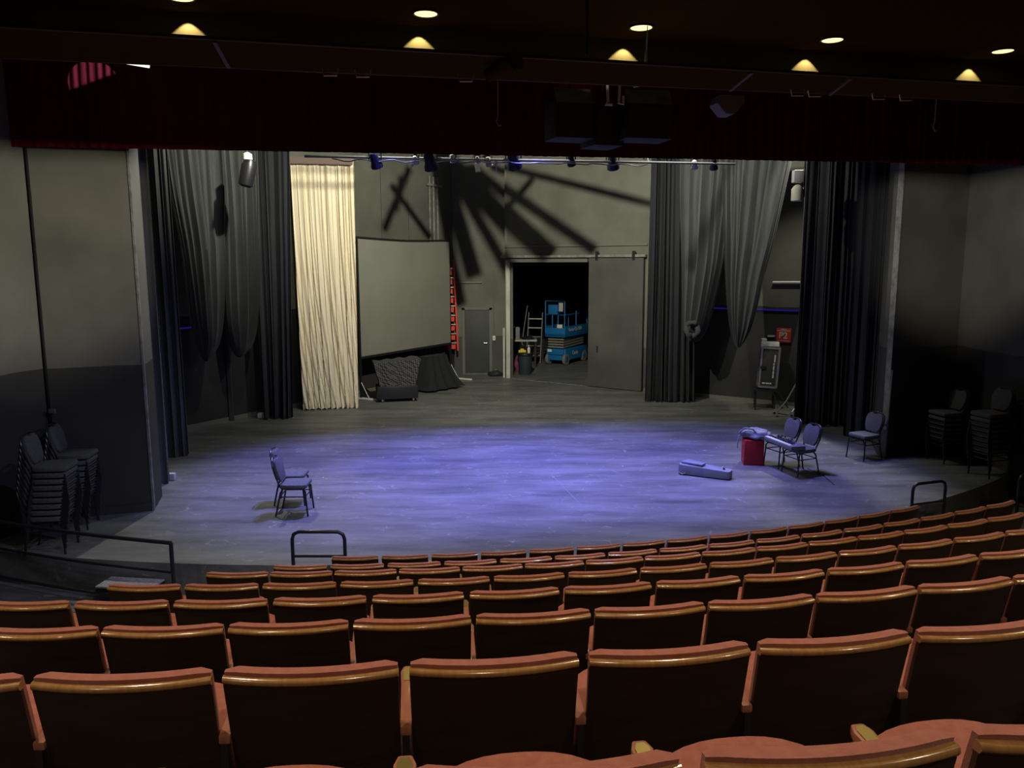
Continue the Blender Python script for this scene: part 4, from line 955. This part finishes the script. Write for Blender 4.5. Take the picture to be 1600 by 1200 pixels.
tag(MB().box((.2, 27.55, 1.16), (.14, .14, .42)).build('carton', MT['grey'], bevel=.01), 'grey upright carton on the shop table', 'carton')
tag(MB().lathe([(.03, 0), (.03, .02), (.015, .03), (.015, .40), (.10, .42), (.10, .45), (.02, .47)], 16, (.02, 27.5, .945)).build('table_lamp', MT['lgrey'], smooth=True), 'small pale lamp with a flat shade on the shop table', 'lamp')
v_, f_ = blob(.55, 27.55, .98, .22, .18, .07, 12)
tag(MB().add([V((a.x, a.y, max(a.z, .946))) for a in v_], f_).build('cloth_heap', MT['navy'], smooth=True), 'dark blue cloth heap on the shop table', 'cloth')
tag(MB().add(*[x for x in (lambda b: ([V((a.x, a.y, max(a.z, 0))) for a in b[0]], b[1]))(blob(0.22, 26.3, .28, .14, .12, .30, 15))]).build('cloth_bag', MT['pinkbag'], smooth=True), 'dark magenta bag on the floor left of the trash bin', 'bag')
# ------------------------------------------------------------------ RIGHT WING: road case, cart, sign
def facing_box(): pass
c0 = YY(1185, 600, 19.2); c1 = YY(1214, 605, 19.05); tt = YY(1190, 540, 19.2)
rc = thing('road_case', 'upright black road case with silver edges and white stencilling in the right wing', 'case', ((c0.x+c1.x)/2+.03, 19.25, c1.z-.02), math.radians(-12))
Wc, Hc = .40, .94
lean = Matrix.Rotation(math.radians(2.5), 4, 'Y')
MB().box((0, .15, Hc/2), (Wc, .40, Hc)).build('body', MT['speaker'], rc, bevel=.01)
eg = MB()
for x in (-Wc/2, Wc/2):
    for y in (-.05, .35): eg.bar((x, y, 0), (x, y, Hc), .045, .045)
for z in (0, Hc):
    for y in (-.05, .35): eg.bar((-Wc/2, y, z), (Wc/2, y, z), .04, .045)
    for x in (-Wc/2, Wc/2): eg.bar((x, -.05, z), (x, .35, z), .045, .045)
eg.build('edging', MT['chrome'], rc)
MB().box((-Wc/2+.05, -.075, Hc*.5), (.12, .03, .08)).build('latch', MT['iron'], rc)
st1 = MB().box((Wc/2-.09, -.056, Hc*.74), (.028, .004, .17)); st1.build('stencil', MT['lgrey'], rc)
for k_, (z0_, h_) in enumerate(((.50, .10), (.38, .09), (.28, .08), (.60, .05))): MB().box((Wc/2-.10, -.056, Hc*z0_), (.030, .004, h_)).build('stencil', MT['lgrey'], rc)
for x_, w_ in ((-.09, .07), (.0, .08), (.07, .04)): MB().box((x_-.01, -.056, .09), (w_, .004, .035)).build('stencil', MT['lgrey'], rc)
rc.rotation_euler = (0, math.radians(3), math.radians(-12))
bxs = thing('metal_toolbox', 'low pale toolbox lying on top of the road case', 'toolbox', (rc.location.x+.06, 19.38, rc.location.z+Hc+.03), math.radians(-12))
MB().box((0, 0, .05), (.42, .26, .10)).build('body', MT['lgrey'], bxs, bevel=.01); MB().box((-.14, 0, .13), (.12, .16, .10)).build('tray', MT['jamb'], bxs, bevel=.01)
# support shelf for the case on the wall side: a dark trolley with a folding cart before it
tr_ = thing('equipment_trolley', 'dark trolley base under the road case in the right wing', 'trolley', (rc.location.x, 19.42, 0), math.radians(-12))
zt_ = rc.location.z-.035
MB().box((0, 0, zt_-.05), (.54, .48, .06)).build('deck', MT['iron'], tr_)
for x in (-.22, .22):
    for y in (-.18, .18): MB().bar((x, y, .0), (x, y, zt_-.06), .03, .03).build('leg', MT['iron'], tr_)
hc = thing('folding_cart', 'folded silver hand cart with two small wheels before the road case', 'cart', (6.35, 18.25, 0), math.radians(-15))
for i, (x, y) in enumerate(((-.30, .10), (.06, -.16))):
    MB().lathe([(.07, -.02), (.085, -.02), (.09, 0), (.085, .02), (.07, .02)], 20, (x, y, .09), Matrix.Rotation(math.radians(60), 3, 'Z') @ Matrix.Rotation(PI/2, 3, 'Y')).build('wheel', MT['chrome'], hc, smooth=True)
    MB().lathe([(.03, -.03), (.03, .03)], 12, (x, y, .09), Matrix.Rotation(math.radians(60), 3, 'Z') @ Matrix.Rotation(PI/2, 3, 'Y')).build('wheel_hub', MT['iron'], hc)
MB().tube([(-.28, .06, .10), (-.06, .12, .38), (.24, .2, .98)], .018).build('frame_bar', MT['chrome'], hc, smooth=True)
MB().tube([(.02, -.14, .12), (.10, -.08, .22), (.42, .05, .62)], .018).build('frame_bar', MT['chrome'], hc, smooth=True)
MB().tube([(-.42, .2, .62), (-.34, .2, .61), (-.24, .2, .56), (-.02, .1, .22)], .014).build('cross_bar', MT['iron'], hc, smooth=True)
MB().tube([(-.42, .2, .62), (-.24, .14, .34), (-.14, .1, .2)], .014).build('cross_bar', MT['iron'], hc, smooth=True)
MB().tube([(-.28, .1, .09), (.06, -.16, .09)], .012).build('axle', MT['iron'], hc, smooth=True)
# P2 sign on the wall
def onrw(px, py, off=-.02):
    p = PL(px, py, rwa, rwb); return p+RN*off
sgp = onrw(1225, 524)
sg = thing('wall_sign', 'red square sign reading P2 on the dark wall above the road case', 'sign', (sgp.x, sgp.y, sgp.z), math.atan2(RD.y, RD.x))
MB().box((0, 0, 0), (.36, .02, .36)).build('panel', MT['signred'], sg, bevel=.004)
text('P2', .22, MT['jamb'], sg, (-.01, -.013, -.01), (1, 0, 0), (0, 0, 1), 'lettering', .001, .006)
MB().box((0, -.013, .115), (.32, .003, .016)).build('rule_line', MT['jamb'], sg); MB().box((0, -.013, -.135), (.30, .003, .014)).build('rule_line', MT['jamb'], sg)
MB().box((0, -.0125, .148), (.14, .003, .022)).build('small_print', MT['lgrey'], sg)
a, b = onrw(1209, 441, -.06), onrw(1252, 441, -.06)
tag(MB().tube([a, b], .03, 10).build('tube_light', MT['white'], smooth=True), 'pale unlit tube on the wall above the P2 sign', 'tube')
a, b = onrw(1200, 525), onrw(1211, 525); tag(MB().bar(a, b, .03, .04).build('wall_plate', MT['lgrey']), 'small pale plate on the wall left of the P2 sign', 'plate')
a, b = onrw(1115, 483, -.03), onrw(1262, 484, -.03); z_ = (a.z+b.z)/2; a.z = b.z = z_
tag(MB().bar(a, b, .02, .035).build('light_strip', MT['blueled']), 'glowing blue strip along the wall in the right wing', 'light strip')
a = PL(262, 513, LD0, LD1)+LDn*.03; b = PL(300, 513, LD0, LD1)+LDn*.03; a.z = b.z = (a.z+b.z)/2
tag(MB().bar(a, b, .02, .035).build('light_strip', MT['blueled']), 'glowing blue strip on the wall behind the left raised curtains', 'light strip')
